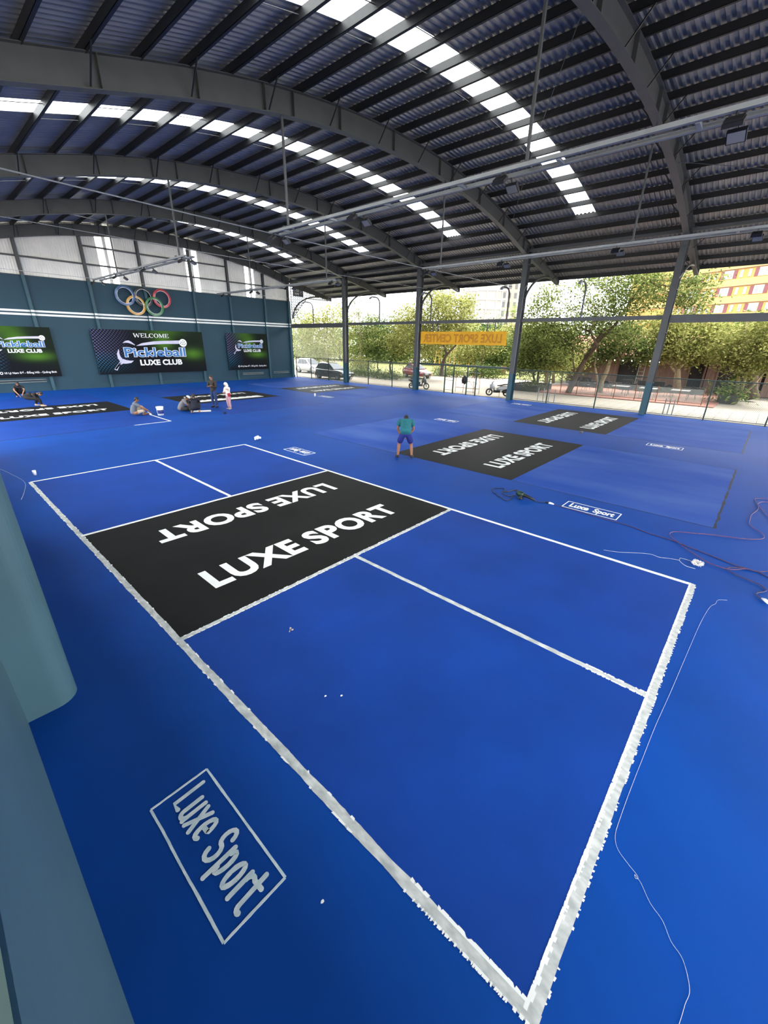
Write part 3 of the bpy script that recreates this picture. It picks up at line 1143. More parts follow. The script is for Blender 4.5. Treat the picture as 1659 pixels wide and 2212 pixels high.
# ---------------------------------------------------------------- curved struts and goose-neck lamps on the open side
for i, y in enumerate(COLY + [WALLY - 0.25]):
    pts = []
    for k in range(13):
        a = PI / 2 * k / 12
        pts.append((COLX + 0.2 + 3.4 * (1 - math.cos(a)), y, 5.55 + (rib_low(29.3, 0.37) - 5.6) * math.sin(a)))
    c = MB().tube(pts, 0.07, 8).build('curved_strut', M_STEEL)
    tag(c, 'curved steel pipe strut from ' + ['the column nearest the terrace', 'the column by the scooter', 'the column before the red car', 'the column by the black car', 'the teal wall corner'][i] + ' to the eave', kind='structure')
for i, (y, lab) in enumerate(((33.5, 'goose-neck lamp on the beam over the black car'), (25.0, 'goose-neck lamp on the beam over the hedge'),
                              (19.85, 'goose-neck lamp on the beam at the mirrored banner end by the red car'),
                              (13.75, 'goose-neck lamp on the beam at the mirrored banner end by the scooter'),
                              (9.1, 'goose-neck lamp on the beam before the leaning tree'))):
    l = empty('goose_neck_lamp', (COLX, y, 5.04))
    tag(l, lab, 'lamp', 'goose-neck lamps on the tie beam')
    pts = [(COLX, y, 5.02), (COLX, y, 6.35)]
    for k in range(1, 7):
        a = PI / 2 * k / 6
        pts.append((COLX - 0.45 * (1 - math.cos(a)), y, 6.35 + 0.45 * math.sin(a)))
    pts.append((COLX - 0.95, y, 6.8))
    MB().tube(pts, 0.05, 8).build('neck', M_STEEL, l)
    b = MB()
    b.bar((COLX - 0.95, y, 6.78), (COLX - 1.15, y, 6.66), 0.16, 0.09)
    b.build('head', M_RAIL, l)

# ---------------------------------------------------------------- cut-out gable screen
M_SCR = mat('dark_laser_cut_metal', srgb(66, 72, 84), 0.6, var=0.1, scale=4)
gs = empty('gable_screen', (28, WALLY, 7.5))
tag(gs, 'dark laser-cut metal screen with pattern under the gable overhang', 'screen')
YS = WALLY + 0.05


def in_screen(x, z):
    if x < 26.02 or x > 31.0:
        return False
    if z > roof_z(x) - 0.3:
        return False
    if z < 7.5:
        return x < 28.0 and z > 5.5 + (x - 26.05) * 1.0
    return True


b = MB()
P_ = 0.23
for i in range(24):
    for j in range(20):
        cx, cz = 26.14 + i * P_, 5.45 + j * P_
        if not in_screen(cx, cz) or not in_screen(cx, cz + 0.1):
            continue
        if 26.28 < cx < 27.65 and 7.55 < cz < 8.45:
            continue
        r_, t_ = 0.088, 0.062
        if True:
            for q in ((-r_, r_, -r_, -r_ + t_), (-r_, r_, r_ - t_, r_), (-r_, -r_ + t_, -r_, r_), (r_ - t_, r_, -r_, r_)):
                b.box(cx + q[0], cx + q[1], YS, YS + 0.004, cz + q[2], cz + q[3])
        else:
            b.box(cx - 0.045, cx + 0.045, YS, YS + 0.004, cz - 0.045, cz + 0.045)
        b.box(cx + r_ - 0.02, cx + P_ - r_ + 0.02, YS, YS + 0.004, cz - 0.032, cz + 0.032)
        b.box(cx - 0.032, cx + 0.032, YS, YS + 0.004, cz + r_ - 0.02, cz + P_ - r_ + 0.02)
b.build('lattice', M_SCR, gs)['kind'] = 'stuff'
b = MB()
for p, q in (((26.03, 9.0), (31.0, 7.75)), ((31.0, 7.75), (31.0, 7.5)), ((31.0, 7.5), (28.0, 7.5)), ((28.0, 7.5), (26.03, 5.5)), ((26.03, 5.5), (26.03, 9.0))):
    b.bar((p[0], YS, p[1]), (q[0], YS, q[1]), 0.05, 0.05, up=(0, 1, 0))
b.build('frame', M_SCR, gs)
MB().box(26.3, 27.62, YS - 0.006, YS, 7.6, 8.4).build('name_plate', M_SCR, gs)
b = MB()
text_mb(b, 'LUXE', lambda x, y: (27.05 - x, YS - 0.008, 8.02 + y), 0.6, 0.2, 0.03)
text_mb(b, 'SPORT', lambda x, y: (27.05 - x, YS - 0.008, 7.72 + y), 0.6, 0.2, 0.03)
hexp = [(27.34 + 0.19 * math.cos(PI / 6 + k * PI / 3), 8.0 + 0.24 * math.sin(PI / 6 + k * PI / 3)) for k in range(6)]
for k in range(6):
    p, q = hexp[k], hexp[(k + 1) % 6]
    b.bar((p[0], YS - 0.008, p[1]), (q[0], YS - 0.008, q[1]), 0.004, 0.04, up=(0, 1, 0))
b.bar((27.28, YS - 0.008, 8.1), (27.28, YS - 0.008, 7.9), 0.04, 0.004)
b.bar((27.4, YS - 0.008, 8.1), (27.4, YS - 0.008, 7.9), 0.04, 0.004)
b.bar((27.28, YS - 0.008, 7.95), (27.4, YS - 0.008, 8.05), 0.04, 0.004)
b.build('sky_white_logo', M_WHITE, gs)  # flat white lettering, painted for bright sky seen through cut letters
# fine safety netting hung below the beam in the corner bay
M_NET = mat_clear('safety_net', (0.9, 0.92, 0.92, 1), 0.12, (0.8, 0.82, 0.8, 1))
nb = MB().add([(COLX + 0.12, 36.9, 2.02), (COLX + 0.12, 29.3, 2.02), (COLX + 0.12, 29.3, 4.88), (COLX + 0.12, 36.9, 4.88)], [(0, 1, 2, 3)]).build('clear_curtain', M_NET)
tag(nb, 'clear plastic weather curtain in the corner bay beside the teal wall', 'curtain')
# ---------------------------------------------------------------- trees
def leaf_cloud(blobs, n, size, rnd, thin=0.42):
    tot = sum(r[0] * r[1] * r[2] for _, r in blobs) ** 1.0
    w = [(r[0] * r[1] * r[2]) ** 0.75 for _, r in blobs]
    sw = sum(w)
    vs, fs = [], []
    for (c, r), wi in zip(blobs, w):
        c = Vector(c)
        # sprays: each blob is broken into tufts so that gaps show
        tufts = []
        for _ in range(max(6, int(n * wi / sw / 26))):
            d = Vector((rnd.gauss(0, 1), rnd.gauss(0, 1), rnd.gauss(0, 1))).normalized()
            k = rnd.random() ** 0.4
            tufts.append(c + Vector((d.x * r[0], d.y * r[1], d.z * r[2])) * k)
        for _ in range(int(n * wi / sw)):
            t = rnd.choice(tufts)
            p = t + Vector((rnd.gauss(0, 1), rnd.gauss(0, 1), rnd.gauss(0, 0.8))) * size * 1.5
            a = Vector((rnd.gauss(0, 1), rnd.gauss(0, 1), rnd.gauss(0, 0.7) - 0.2)).normalized()
            b = a.cross(Vector((rnd.gauss(0, 1), rnd.gauss(0, 1), rnd.gauss(0, 1)))).normalized()
            s = size * rnd.uniform(0.6, 1.25)
            o = len(vs)
            vs += [tuple(p - a * s * 0.5), tuple(p + b * s * thin * 0.5), tuple(p + a * s * 0.5), tuple(p - b * s * thin * 0.5)]
            fs.append((o, o + 1, o + 2, o + 3))
    me = bpy.data.meshes.new('crown')
    me.from_pydata(vs, [], fs)
    return me


def branch_path(p, q, bend, rnd, n=5):
    p, q = Vector(p), Vector(q)
    pts = []
    for i in range(n + 1):
        t = i / n
        j = Vector((rnd.uniform(-1, 1), rnd.uniform(-1, 1), rnd.uniform(-0.4, 0.4))) * bend * math.sin(PI * t)
        pts.append(p.lerp(q, t) + j)
    return pts


def tree(label, trunks, blobs, n, size, lm, bark, seed, name='tree', group='trees outside the hall', cat='tree', twigs=True):
    """trunks: list of (points, r0, r1)"""
    rnd = random.Random(seed)
    base = trunks[0][0][0] if trunks else blobs[0][0]
    t = empty(name, tuple(base))
    tag(t, label, cat, group)
    if trunks:
        for i, (pts, r0, r1) in enumerate(trunks):
            k = len(pts)
            MB().tube(pts, [r0 + (r1 - r0) * j / (k - 1) for j in range(k)], 8).build('trunk' if i == 0 else 'branch', bark, t, smooth=True)
        if twigs:
            top = Vector(trunks[0][0][-1])
            b = MB()
            for c, r in blobs:
                st = min((Vector(p) for pts, _, _ in trunks for p in pts[len(pts) // 2:]), key=lambda q: (q - Vector(c)).length)
                path = branch_path(st, c, 0.12 * max(r), rnd)
                b.tube(path, [0.05 - 0.007 * j for j in range(len(path))], 5, caps=False)
                for _ in range(3):
                    e = Vector(c) + Vector((rnd.uniform(-1, 1) * r[0], rnd.uniform(-1, 1) * r[1], rnd.uniform(-0.5, 1) * r[2])) * 0.8
                    b.tube(branch_path(path[3], e, 0.1, rnd, 3), [0.025, 0.02, 0.014, 0.008], 4, caps=False)
            b.build('twigs', bark, t, smooth=True)
    me = leaf_cloud(blobs, int(n * 1.7), size, rnd)
    me.materials.append(lm)
    link('crown', me, t)
    return t


def pb(u, v, x, ru, rv, rd=None):
    """leaf mass seen at (u, v) with half sizes ru, rv in photo pixels, standing at depth x"""
    p = at_x(u, v, x)
    k = (-(CAM_M.transposed() @ (p - CAM_P)).z) / FOC
    ry = ru * k / 0.80
    return (p, (rd * 1.0 if rd else ry * 0.9, ry, rv * k / 0.95))


# leaning tree in front of the terrace
tp = [at_x(1226, 851, 33.9), at_x(1243, 815, 34.0), at_x(1262, 780, 34.1), at_x(1284, 745, 34.2), at_x(1305, 712, 34.4)]
t2 = [at_x(1284, 745, 34.2), at_x(1330, 700, 34.8), at_x(1360, 655, 35.2), at_x(1395, 605, 35.6)]
t3 = [at_x(1262, 780, 34.1), at_x(1290, 748, 33.5), at_x(1275, 715, 33.2), at_x(1290, 680, 33.2)]
t4 = [at_x(1243, 815, 34.0), at_x(1238, 780, 33.5), at_x(1236, 745, 33.2)]
tree('big leaning tree with dark trunk in front of the terrace',
     [([tuple(p) for p in tp], 0.24, 0.13), ([tuple(p) for p in t2], 0.12, 0.05), ([tuple(p) for p in t3], 0.1, 0.05), ([tuple(p) for p in t4], 0.06, 0.03)],
     [pb(1180, 720, 34, 48, 26), pb(1240, 700, 33.4, 50, 28), pb(1300, 660, 34.5, 52, 34), pb(1365, 640, 35, 50, 32), pb(1290, 610, 35, 44, 20),
      pb(1400, 600, 35.5, 52, 24), pb(1460, 625, 35.5, 44, 30), pb(1500, 655, 35.5, 34, 24), pb(1190, 655, 34, 34, 34), pb(1230, 745, 33.6, 44, 22),
      pb(1150, 690, 34, 30, 26), pb(1370, 590, 36, 44, 16), pb(1520, 610, 36, 30, 20), pb(1330, 690, 34.5, 30, 24), pb(1345, 725, 35, 46, 20)],
     11000, 0.24, LEAF_B, M_BARK, 1)
# pale forked tree inside the terrace
fp = [at_x(1296, 850, 36.4), at_x(1300, 825, 36.4), at_x(1312, 800, 36.4), at_x(1318, 775, 36.5), at_x(1335, 755, 36.6)]
f2 = [at_x(1296, 848, 36.4), at_x(1290, 820, 36.2), at_x(1285, 790, 36.2), at_x(1290, 755, 36.2)]
f3 = [at_x(1318, 775, 36.5), at_x(1350, 762, 37), at_x(1375, 735, 37)]
f4 = [at_x(1312, 800, 36.4), at_x(1335, 740, 36.5), at_x(1350, 710, 36.5)]
tree('pale forked tree growing inside the terrace',
     [([tuple(p) for p in fp], 0.2, 0.1), ([tuple(p) for p in f2], 0.12, 0.06), ([tuple(p) for p in f3], 0.07, 0.03), ([tuple(p) for p in f4], 0.07, 0.03)],
     [pb(1295, 765, 36.5, 30, 16), pb(1350, 745, 37, 36, 20), pb(1380, 760, 37.5, 30, 18), pb(1310, 735, 37, 30, 18)], 2600, 0.24, LEAF_C, M_BARKL, 2)
# yellow-green tree behind the near column
yp = [at_x(1462, 842, 39), at_x(1463, 815, 39), at_x(1465, 795, 39), at_x(1480, 770, 39)]
y2 = [at_x(1463, 808, 39), at_x(1445, 785, 38.8), at_x(1420, 770, 38.6)]
y3 = [at_x(1465, 800, 39), at_x(1450, 765, 39), at_x(1440, 735, 39)]
tree('bright yellow-green tree behind the column nearest the terrace',
     [([tuple(p) for p in yp], 0.28, 0.1), ([tuple(p) for p in y2], 0.11, 0.06), ([tuple(p) for p in y3], 0.11, 0.05)],
     [pb(1430, 735, 39, 40, 28), pb(1490, 725, 39, 46, 34), pb(1470, 765, 38.5, 44, 18), pb(1530, 760, 39, 34, 22), pb(1415, 765, 38.5, 24, 14), pb(1445, 700, 39.5, 40, 18), pb(1545, 715, 40, 30, 26)],
     7500, 0.26, LEAF_A, M_BARKL, 3)
# multi-stemmed tree on the right, planter at its foot
rp = [at_x(1588, 872, 36.9), at_x(1592, 840, 36.9), at_x(1596, 800, 36.9), at_x(1600, 750, 36.9), at_x(1615, 690, 37)]
r2 = [at_x(1590, 868, 36.9), at_x(1604, 835, 36.8), at_x(1618, 790, 36.8), at_x(1640, 740, 36.8)]
r3 = [at_x(1592, 862, 36.9), at_x(1625, 835, 36.5), at_x(1655, 800, 36.3)]
tree('multi-stemmed tree beside the planter box at the edge of the terrace',
     [([tuple(p) for p in rp], 0.14, 0.05), ([tuple(p) for p in r2], 0.12, 0.05), ([tuple(p) for p in r3], 0.1, 0.05)],
     [pb(1600, 735, 37, 40, 36), pb(1645, 760, 36.5, 34, 40), pb(1610, 785, 36.5, 30, 26), pb(1660, 710, 37, 30, 30), pb(1570, 770, 37.5, 22, 20), pb(1700, 760, 36, 40, 50)],
     6500, 0.22, LEAF_A, M_BARKL, 4)
# dark old stump-like trunk beside it
tree('thick dark trunk standing behind the multi-stemmed tree',
     [([tuple(p) for p in (at_x(1625, 862, 39.5), at_x(1622, 840, 39.5), at_x(1626, 810, 39.5), at_x(1622, 780, 39.6), at_x(1630, 740, 39.6))], 0.45, 0.2)],
     [pb(1625, 735, 40, 44, 26), pb(1680, 740, 40, 40, 30)], 2600, 0.26, LEAF_B, M_BARK, 5)
# low tree in the round planter at the near edge of the yard
lp = [at_x(1160, 835, 35), at_x(1163, 805, 35), at_x(1170, 775, 35)]
l2 = [at_x(1157, 835, 35), at_x(1150, 800, 35), at_x(1145, 770, 35)]
tree('low bushy tree in the dark planter beside the terrace',
     [([tuple(p) for p in lp], 0.12, 0.06), ([tuple(p) for p in l2], 0.1, 0.05)],
     [pb(1140, 760, 35, 36, 28), pb(1185, 755, 35.5, 38, 30), pb(1160, 790, 35, 34, 18), pb(1125, 790, 35, 20, 20), pb(1205, 785, 36, 24, 16), pb(1140, 722, 35.5, 30, 20)],
     5200, 0.24, LEAF_B, M_BARK, 6)
tree('pale trunked tree behind the low bushy tree',
     [([tuple(p) for p in (at_x(1180, 828, 40), at_x(1182, 800, 40), at_x(1185, 770, 40), at_x(1180, 735, 40))], 0.2, 0.1),
      ([tuple(p) for p in (at_x(1195, 828, 40.5), at_x(1196, 800, 40.5), at_x(1205, 765, 40.5))], 0.16, 0.08)],
     [pb(1220, 790, 41, 40, 24), pb(1180, 730, 41, 40, 24), pb(1230, 760, 42, 40, 24)], 3200, 0.28, LEAF_A, M_BARKL, 7)
# the dense tree above the red car
dp = [at_x(953, 812, 35.0), at_x(956, 785, 35.0), at_x(965, 765, 35.0), at_x(955, 735, 35.2)]
d2 = [at_x(954, 800, 35.0), at_x(962, 770, 34.8), at_x(985, 745, 34.6), at_x(990, 720, 34.6)]
tree('tall dense tree with twisted trunk beside the red car',
     [([tuple(p) for p in dp], 0.2, 0.1), ([tuple(p) for p in d2], 0.14, 0.06)],
     [pb(930, 690, 36, 44, 34), pb(975, 675, 36, 44, 36), pb(940, 645, 36.5, 34, 22), pb(900, 720, 36, 34, 26), pb(990, 710, 35.5, 34, 26), pb(930, 745, 35.5, 44, 22), pb(875, 690, 37, 30, 30), pb(860, 735, 36.5, 30, 26), pb(1000, 655, 37, 20, 18)],
     10500, 0.27, LEAF_A, M_BARK, 8)
ep = [at_x(845, 812, 38), at_x(842, 790, 38), at_x(850, 770, 38), at_x(845, 745, 38)]
tree('dark green tree with crooked trunk behind the hedge',
     [([tuple(p) for p in ep], 0.14, 0.06), ([tuple(p) for p in (at_x(820, 812, 38.5), at_x(815, 790, 38.5), at_x(822, 765, 38.5))], 0.09, 0.05)],
     [pb(840, 745, 38, 40, 26), pb(810, 755, 38.5, 32, 22), pb(870, 765, 38, 30, 16), pb(830, 710, 38.5, 40, 22), pb(800, 725, 39, 26, 22)], 5200, 0.27, LEAF_C, M_BARK, 9)
# tiered tree
sp = [at_x(781, 808, 36), at_x(780, 770, 36), at_x(778, 720, 36), at_x(775, 680, 36), at_x(775, 650, 36)]
tree('tiered tree with straight slender trunk behind the fence',
     [([tuple(p) for p in sp], 0.13, 0.03)],
     [pb(776, 655, 36, 16, 5), pb(768, 675, 36, 26, 6), pb(788, 690, 36, 30, 6), pb(775, 705, 36, 38, 7), pb(760, 725, 36, 34, 8), pb(800, 738, 36, 30, 8), pb(775, 755, 36, 34, 8), pb(750, 700, 36, 20, 6), pb(800, 715, 36, 24, 7)],
     4200, 0.2, LEAF_B, M_BARKL, 10)
# group behind the cars in the corner bay
tree('yellow-green tree behind the black car',
     [([tuple(p) for p in (at_x(705, 800, 42), at_x(707, 770, 42), at_x(700, 730, 42))], 0.16, 0.07)],
     [pb(690, 710, 42, 44, 24), pb(725, 735, 42, 34, 26), pb(670, 745, 42, 34, 24), pb(700, 765, 42, 40, 16), pb(735, 690, 42.5, 24, 20), pb(700, 680, 43, 34, 14), pb(725, 665, 43, 20, 12)], 6500, 0.3, LEAF_A, M_BARKL, 12)
tree('leafy tree above the white car',
     [([tuple(p) for p in (at_x(652, 800, 47), at_x(655, 770, 47), at_x(650, 730, 47))], 0.16, 0.07)],
     [pb(655, 690, 47, 26, 20), pb(650, 735, 47, 26, 26), pb(670, 770, 47, 30, 14), pb(640, 770, 47, 20, 14), pb(665, 715, 47, 26, 16)], 3600, 0.32, LEAF_B, M_BARK, 13)
# park trees behind the banner
tree('yellowish park tree below the mirrored banner',
     [([tuple(p) for p in (at_x(1040, 800, 46), at_x(1041, 780, 46), at_x(1045, 755, 46))], 0.12, 0.06)],
     [pb(1030, 755, 46, 40, 16), pb(1000, 770, 46.5, 30, 14), pb(1060, 735, 46, 36, 18), pb(1010, 735, 46.5, 34, 16)], 3600, 0.3, LEAF_A, M_BARK, 14)
tree('bluish dark tree beside the mirrored banner by the scooter',
     [([tuple(p) for p in (at_x(1072, 810, 50), at_x(1070, 785, 50), at_x(1070, 760, 50))], 0.14, 0.06)],
     [pb(1075, 770, 50, 36, 14), pb(1095, 755, 50, 28, 14), pb(1060, 790, 50, 30, 12), pb(1100, 785, 50, 24, 14), pb(1085, 735, 51, 30, 14)], 3600, 0.32, LEAF_C, M_BARK, 15)
# far row of park trees that closes the view
far_labels = ['far pale tree between the wall corner and the first column', 'far tree seen left of the tiered tree', 'far tree seen right of the tiered tree',
              'far tree behind the dense tree by the red car', 'far tree behind the banner on its red car side', 'far tree behind the banner on its scooter side',
              'far tree behind the scooter column', 'far tree behind the leaning tree', 'far tree behind the terrace roof',
              'far tree behind the bright yellow-green tree', 'far tree beyond the multi-stemmed tree']
for i, (u, x, h) in enumerate(((645, 62, 700), (735, 60, 700), (815, 60, 705), (895, 62, 700), (985, 64, 700), (1060, 66, 700), (1125, 62, 700), (1210, 66, 712), (1330, 68, 700), (1480, 64, 705), (1620, 60, 700))):
    b0 = at_x(u, 800, x)
    tree(far_labels[i], [([(b0.x, b0.y, -0.1), (b0.x, b0.y, 2.0), (b0.x + 0.2, b0.y, 4.0)], 0.2, 0.1)],
         [pb(u, h + 40, x, 50, 30), pb(u - 34, h + 55, x + 1, 34, 28), pb(u + 34, h + 55, x - 1, 34, 28), pb(u, h + 84, x, 60, 18), pb(u + 14, h + 14, x, 30, 18), pb(u - 20, h + 20, x + 2, 34, 20)],
         4600, 0.5, (LEAF_A, LEAF_B, LEAF_C)[i % 3], M_BARK, 40 + i, name='park_tree', group='far park trees', twigs=False)


# palms
def palm(label, base, h, seed, frond=2.4, n=16):
    rnd = random.Random(seed)
    t = empty('palm_tree', tuple(base))
    tag(t, label, 'palm tree')
    b = Vector(base)
    top = b + Vector((rnd.uniform(-0.3, 0.3), rnd.uniform(-0.3, 0.3), h))
    MB().tube([b, b.lerp(top, 0.5) + Vector((0.1, 0.1, 0)), top], [0.16, 0.12, 0.1], 8).build('trunk', M_BARKL, t, smooth=True)
    for i in range(n):
        a = 2 * PI * i / n + rnd.uniform(-0.2, 0.2)
        el = rnd.uniform(0.1, 1.1)
        d = Vector((math.cos(a), math.sin(a), 0))
        mb = MB()
        prev = None
        for k in range(9):
            s = k / 8 * frond
            p = top + d * s * math.cos(el) + Vector((0, 0, s * math.sin(el) - 0.22 * s * s * (1.3 - el * 0.5)))
            if prev is not None:
                q = (p - prev)
                side = q.cross(Vector((0, 0, 1))).normalized()
                for sg in (-1, 1):
                    for m_ in (0, 0.5):
                        c = prev + q * m_
                        tip = c + side * sg * 0.42 * (1 - 0.6 * k / 8) + q * 0.7 + Vector((0, 0, -0.12))
                        mb.add([c, c + q * 0.22, tip], [(0, 1, 2)])
            prev = p
        mb.build('frond', LEAF_P, t)
    return t


palm('pale palm between the column by the scooter and the unfinished block', at_x(1097, 800, 52), 7.0, 5, 2.6)
palm('feathery palm above the black car', at_x(690, 800, 58), 9.5, 6, 2.6)


# low planting
def hedge(label, pts, h, w, n, size, lm, seed):
    blobs = []
    rnd = random.Random(seed)
    for (x, y) in pts:
        blobs.append((Vector((x, y, h * 0.5)), (w, w * 1.3, h * 0.55)))
    o = empty('shrub', (pts[0][0], pts[0][1], 0))
    tag(o, label, 'shrub')
    me = leaf_cloud(blobs, n, size, rnd, 0.3)
    me.materials.append(lm)
    link('foliage', me, o)
    b = MB()
    for (x, y) in pts:
        for _ in range(4):
            b.tube([(x, y, -0.05), (x + rnd.uniform(-0.3, 0.3) * w, y + rnd.uniform(-0.5, 0.5) * w, h * 0.7)], [0.02, 0.008], 5)
    b.build('stems', M_BARK, o)['kind'] = 'stuff'
    return o


hedge('low dark planting strip behind the fence by the black car', [(32.2, 28.5 + 0.9 * i) for i in range(9)], 0.7, 0.55, 3600, 0.2, LEAF_C, 61)
hedge('yellow-green shrub above the black car bonnet', [(34.6, 36.2), (35.2, 37.4), (34.4, 35.0)], 1.7, 0.9, 2200, 0.22, LEAF_A, 62)
hedge('spiky green border plants behind the gate', [(41.0, 29.2 - 0.9 * i) for i in range(4)], 1.0, 0.6, 1800, 0.26, LEAF_B, 63)
hedge('tall strappy border plants behind the scaffold trestle', [(42.5, 25.4 - 0.9 * i) for i in range(4)], 1.2, 0.6, 1800, 0.28, LEAF_C, 64)
hedge('clipped shrub in the dark planter beside the low bushy tree', [(33.2, 14.7), (33.2, 14.2)], 0.9, 0.4, 500, 0.2, LEAF_B, 65)
hedge('strappy leaved plant in the planter box', [(36.6, 1.95), (36.5, 1.6)], 1.2, 0.42, 500, 0.34, LEAF_P, 66)
# ---------------------------------------------------------------- restaurant beyond the terrace
M_WOOD = mat('weathered_board', srgb(150, 118, 102, 0.45), 0.8, var=0.2, scale=6, stretch=(1, 1, 0.15))
M_ROOFT = mat('clay_tile', srgb(186, 116, 88, 0.3), 0.8, var=0.2, scale=5)
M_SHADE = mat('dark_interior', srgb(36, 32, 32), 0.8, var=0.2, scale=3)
M_GREYW = mat('grey_render', srgb(160, 156, 150, 0.4), 0.85, var=0.1, scale=2)
M_DGREY = mat('dark_concrete', srgb(84, 84, 80, 0.5), 0.85, var=0.15, scale=4)
rs = empty('restaurant', (43.5, 8, 0))
tag(rs, 'low wooden restaurant with clay tile roof behind the terrace', 'building')
RX = 43.5
y = 15.4
i = 0
while y > -8:
    w = 0.42
    if not (9.0 < y - w / 2 < 10.9 or 4.2 < y - w / 2 < 5.3 or 0.2 < y - w / 2 < 3.3):
        MB().box(RX, RX + 0.05, y - w + 0.015, y, 0.0, 3.0 + 0.0).build('wall_board', M_WOOD, rs)
    y -= w
MB().box(RX + 0.3, RX + 6, -8, 15.2, 0.0, 3.0).build('interior', M_SHADE, rs)
MB().add([(RX - 1.4, -9, 2.75), (RX - 1.4, 16.3, 2.75), (RX + 4, 16.3, 4.5), (RX + 4, -9, 4.5), (RX - 1.4, -9, 2.83), (RX - 1.4, 16.3, 2.83), (RX + 4, 16.3, 4.58), (RX + 4, -9, 4.58)],
         MB.BF).build('roof_slope', M_ROOFT, rs)
MB().add([(RX + 4, -9, 4.5), (RX + 4, 16.3, 4.5), (RX + 9, 16.3, 2.75), (RX + 9, -9, 2.75), (RX + 4, -9, 4.58), (RX + 4, 16.3, 4.58), (RX + 9, 16.3, 2.83), (RX + 9, -9, 2.83)],
         MB.BF).build('roof_slope', M_ROOFT, rs)
tm = MB().tube([(0, 0, 0), (5.38, 0, 1.72)], 0.06, 6, caps=True).mesh('roof_tile_row')
tm.materials.append(M_ROOFT)
for k in range(72):
    o = link('roof_tile_row', tm, rs)
    o.location = (RX - 1.42, -8.9 + 0.35 * k, 2.85)
for yy in (15.2, 10.9, 9.0, 5.3, 4.2, 3.3, 0.2):
    MB().box(RX - 0.08, RX + 0.08, yy - 0.06, yy + 0.06, 0, 3.0).build('post', M_WOOD, rs)
MB().box(RX - 1.3, RX - 1.15, -8.5, 16, 2.6, 2.75).build('eave_beam', M_WOOD, rs)
for yy in (15.4, 8.0, 0.5):
    MB().box(RX - 1.28, RX - 1.18, yy - 0.05, yy + 0.05, 0.0, 2.6).build('veranda_post', M_WOOD, rs)
lad = MB()
for s in (0, 0.5):
    lad.bar((RX - 0.45, 8.6 + s, 0), (RX - 0.1, 8.6 + s, 2.2), 0.05, 0.05)
for k in range(7):
    lad.bar((RX - 0.42 + 0.05 * k, 8.6, 0.25 + 0.3 * k), (RX - 0.42 + 0.05 * k, 9.1, 0.25 + 0.3 * k), 0.03, 0.04)
tag(lad.build('ladder', M_VENT), 'pale ladder leaning on the wooden restaurant wall', 'ladder')
b = MB().box(41.0, 41.25, 3.6, 14.2, 0.0, 0.55).build('low_wall', M_DGREY)
tag(b, 'low dark wall at the back of the terrace', kind='structure')
M_BLK = mat('black_cane', srgb(22, 22, 22), 0.7, var=0.2, scale=20)
for k, yy in enumerate((13.6, 12.6, 11.4, 9.2, 8.0, 6.8)):
    o = empty('outdoor_seat', (40.6, yy, 0))
    tag(o, 'black outdoor seat against the low wall, %s from the ladder end' % ('first', 'second', 'third', 'fourth', 'fifth', 'last')[k], 'seat', 'black seats at the low wall')
    MB().box(40.25, 40.95, yy - 0.4, yy + 0.4, 0.16, 0.42).build('seat', M_BLK, o)
    MB().box(40.82, 40.98, yy - 0.4, yy + 0.4, 0.42, 0.85).build('backrest', M_BLK, o)
    for sx in (40.3, 40.9):
        for sy in (-0.35, 0.35):
            MB().box(sx - 0.02, sx + 0.02, yy + sy - 0.02, yy + sy + 0.02, 0.005, 0.16).build('leg', M_BLK, o)
# lit bulbs under the eave
M_BULB = bpy.data.materials.new('warm_bulb')
M_BULB.use_nodes = True
M_BULB.node_tree.nodes['Principled BSDF'].inputs['Emission Color'].default_value = (1, 0.85, 0.6, 1)
M_BULB.node_tree.nodes['Principled BSDF'].inputs['Emission Strength'].default_value = 3
sl_ = empty('string_lights', (RX - 1.5, 9, 2.6))
tag(sl_, 'string of small lit bulbs under the restaurant eave', 'lights')
MB().tube([(RX - 1.5, 12.5 - 0.7 * k, 2.5 - 0.1 * math.sin(k * PI / 2.0) ** 2) for k in range(9)], 0.012, 5).build('cable', M_BLK, sl_)
for k in range(8):
    MB().ell((RX - 1.5, 12.3 - 0.7 * k, 2.38), (0.05, 0.05, 0.07), 8, 6).build('bulb', M_BULB, sl_)

# round-backed cane chairs, square tables, glass railing
ch = empty('round_chair', (0, 0, 0))
MB().torus((0.16, 0, 0.62), 0.27, 0.025, 20, 6, M=Matrix.Rotation(math.radians(78), 3, 'Y')).build('back_hoop', M_BLK, ch)
MB().lathe((0.16, 0, 0.62), [(0.26, -0.008), (0.26, 0.008)], 20, axis=(0.978, 0, 0.208)).build('woven_back', M_BLK, ch)
MB().lathe((-0.08, 0, 0.40), [(0.26, 0), (0.27, 0.03), (0.24, 0.05)], 16).build('seat', M_BLK, ch)
for s in (-1, 1):
    for q in (-1, 1):
        MB().tube([(-0.08 + q * 0.18, s * 0.18, 0.40), (-0.08 + q * 0.24, s * 0.24, 0.005)], 0.014, 6).build('leg', M_BLK, ch)
CH = [(37.5, 11.6, 'round black chair beside the pale forked tree trunk'), (37.5, 10.05, 'round black chair just beyond the pale forked tree'),
      (36.6, 8.26, 'round black chair behind the white table by the railing middle'), (37.3, 5.48, 'round black chair beside the last white table, on its tree side'),
      (36.7, 3.91, 'round black chair at the end of the terrace by the planter box')]
for k, (x, yy, lab) in enumerate(CH):
    o = ch if k == 0 else copy_tree(ch)
    o.location = (x, yy, 0.005)
    o.rotation_euler = (0, 0, 0.3 * (k % 3) - 0.3 + PI)
    tag(o, lab, 'chair', 'round cane chairs on the terrace')
M_TOP = mat('white_table_top', srgb(232, 232, 228, 0.5), 0.5, var=0.04, scale=4)
tb_ = empty('white_table', (0, 0, 0))
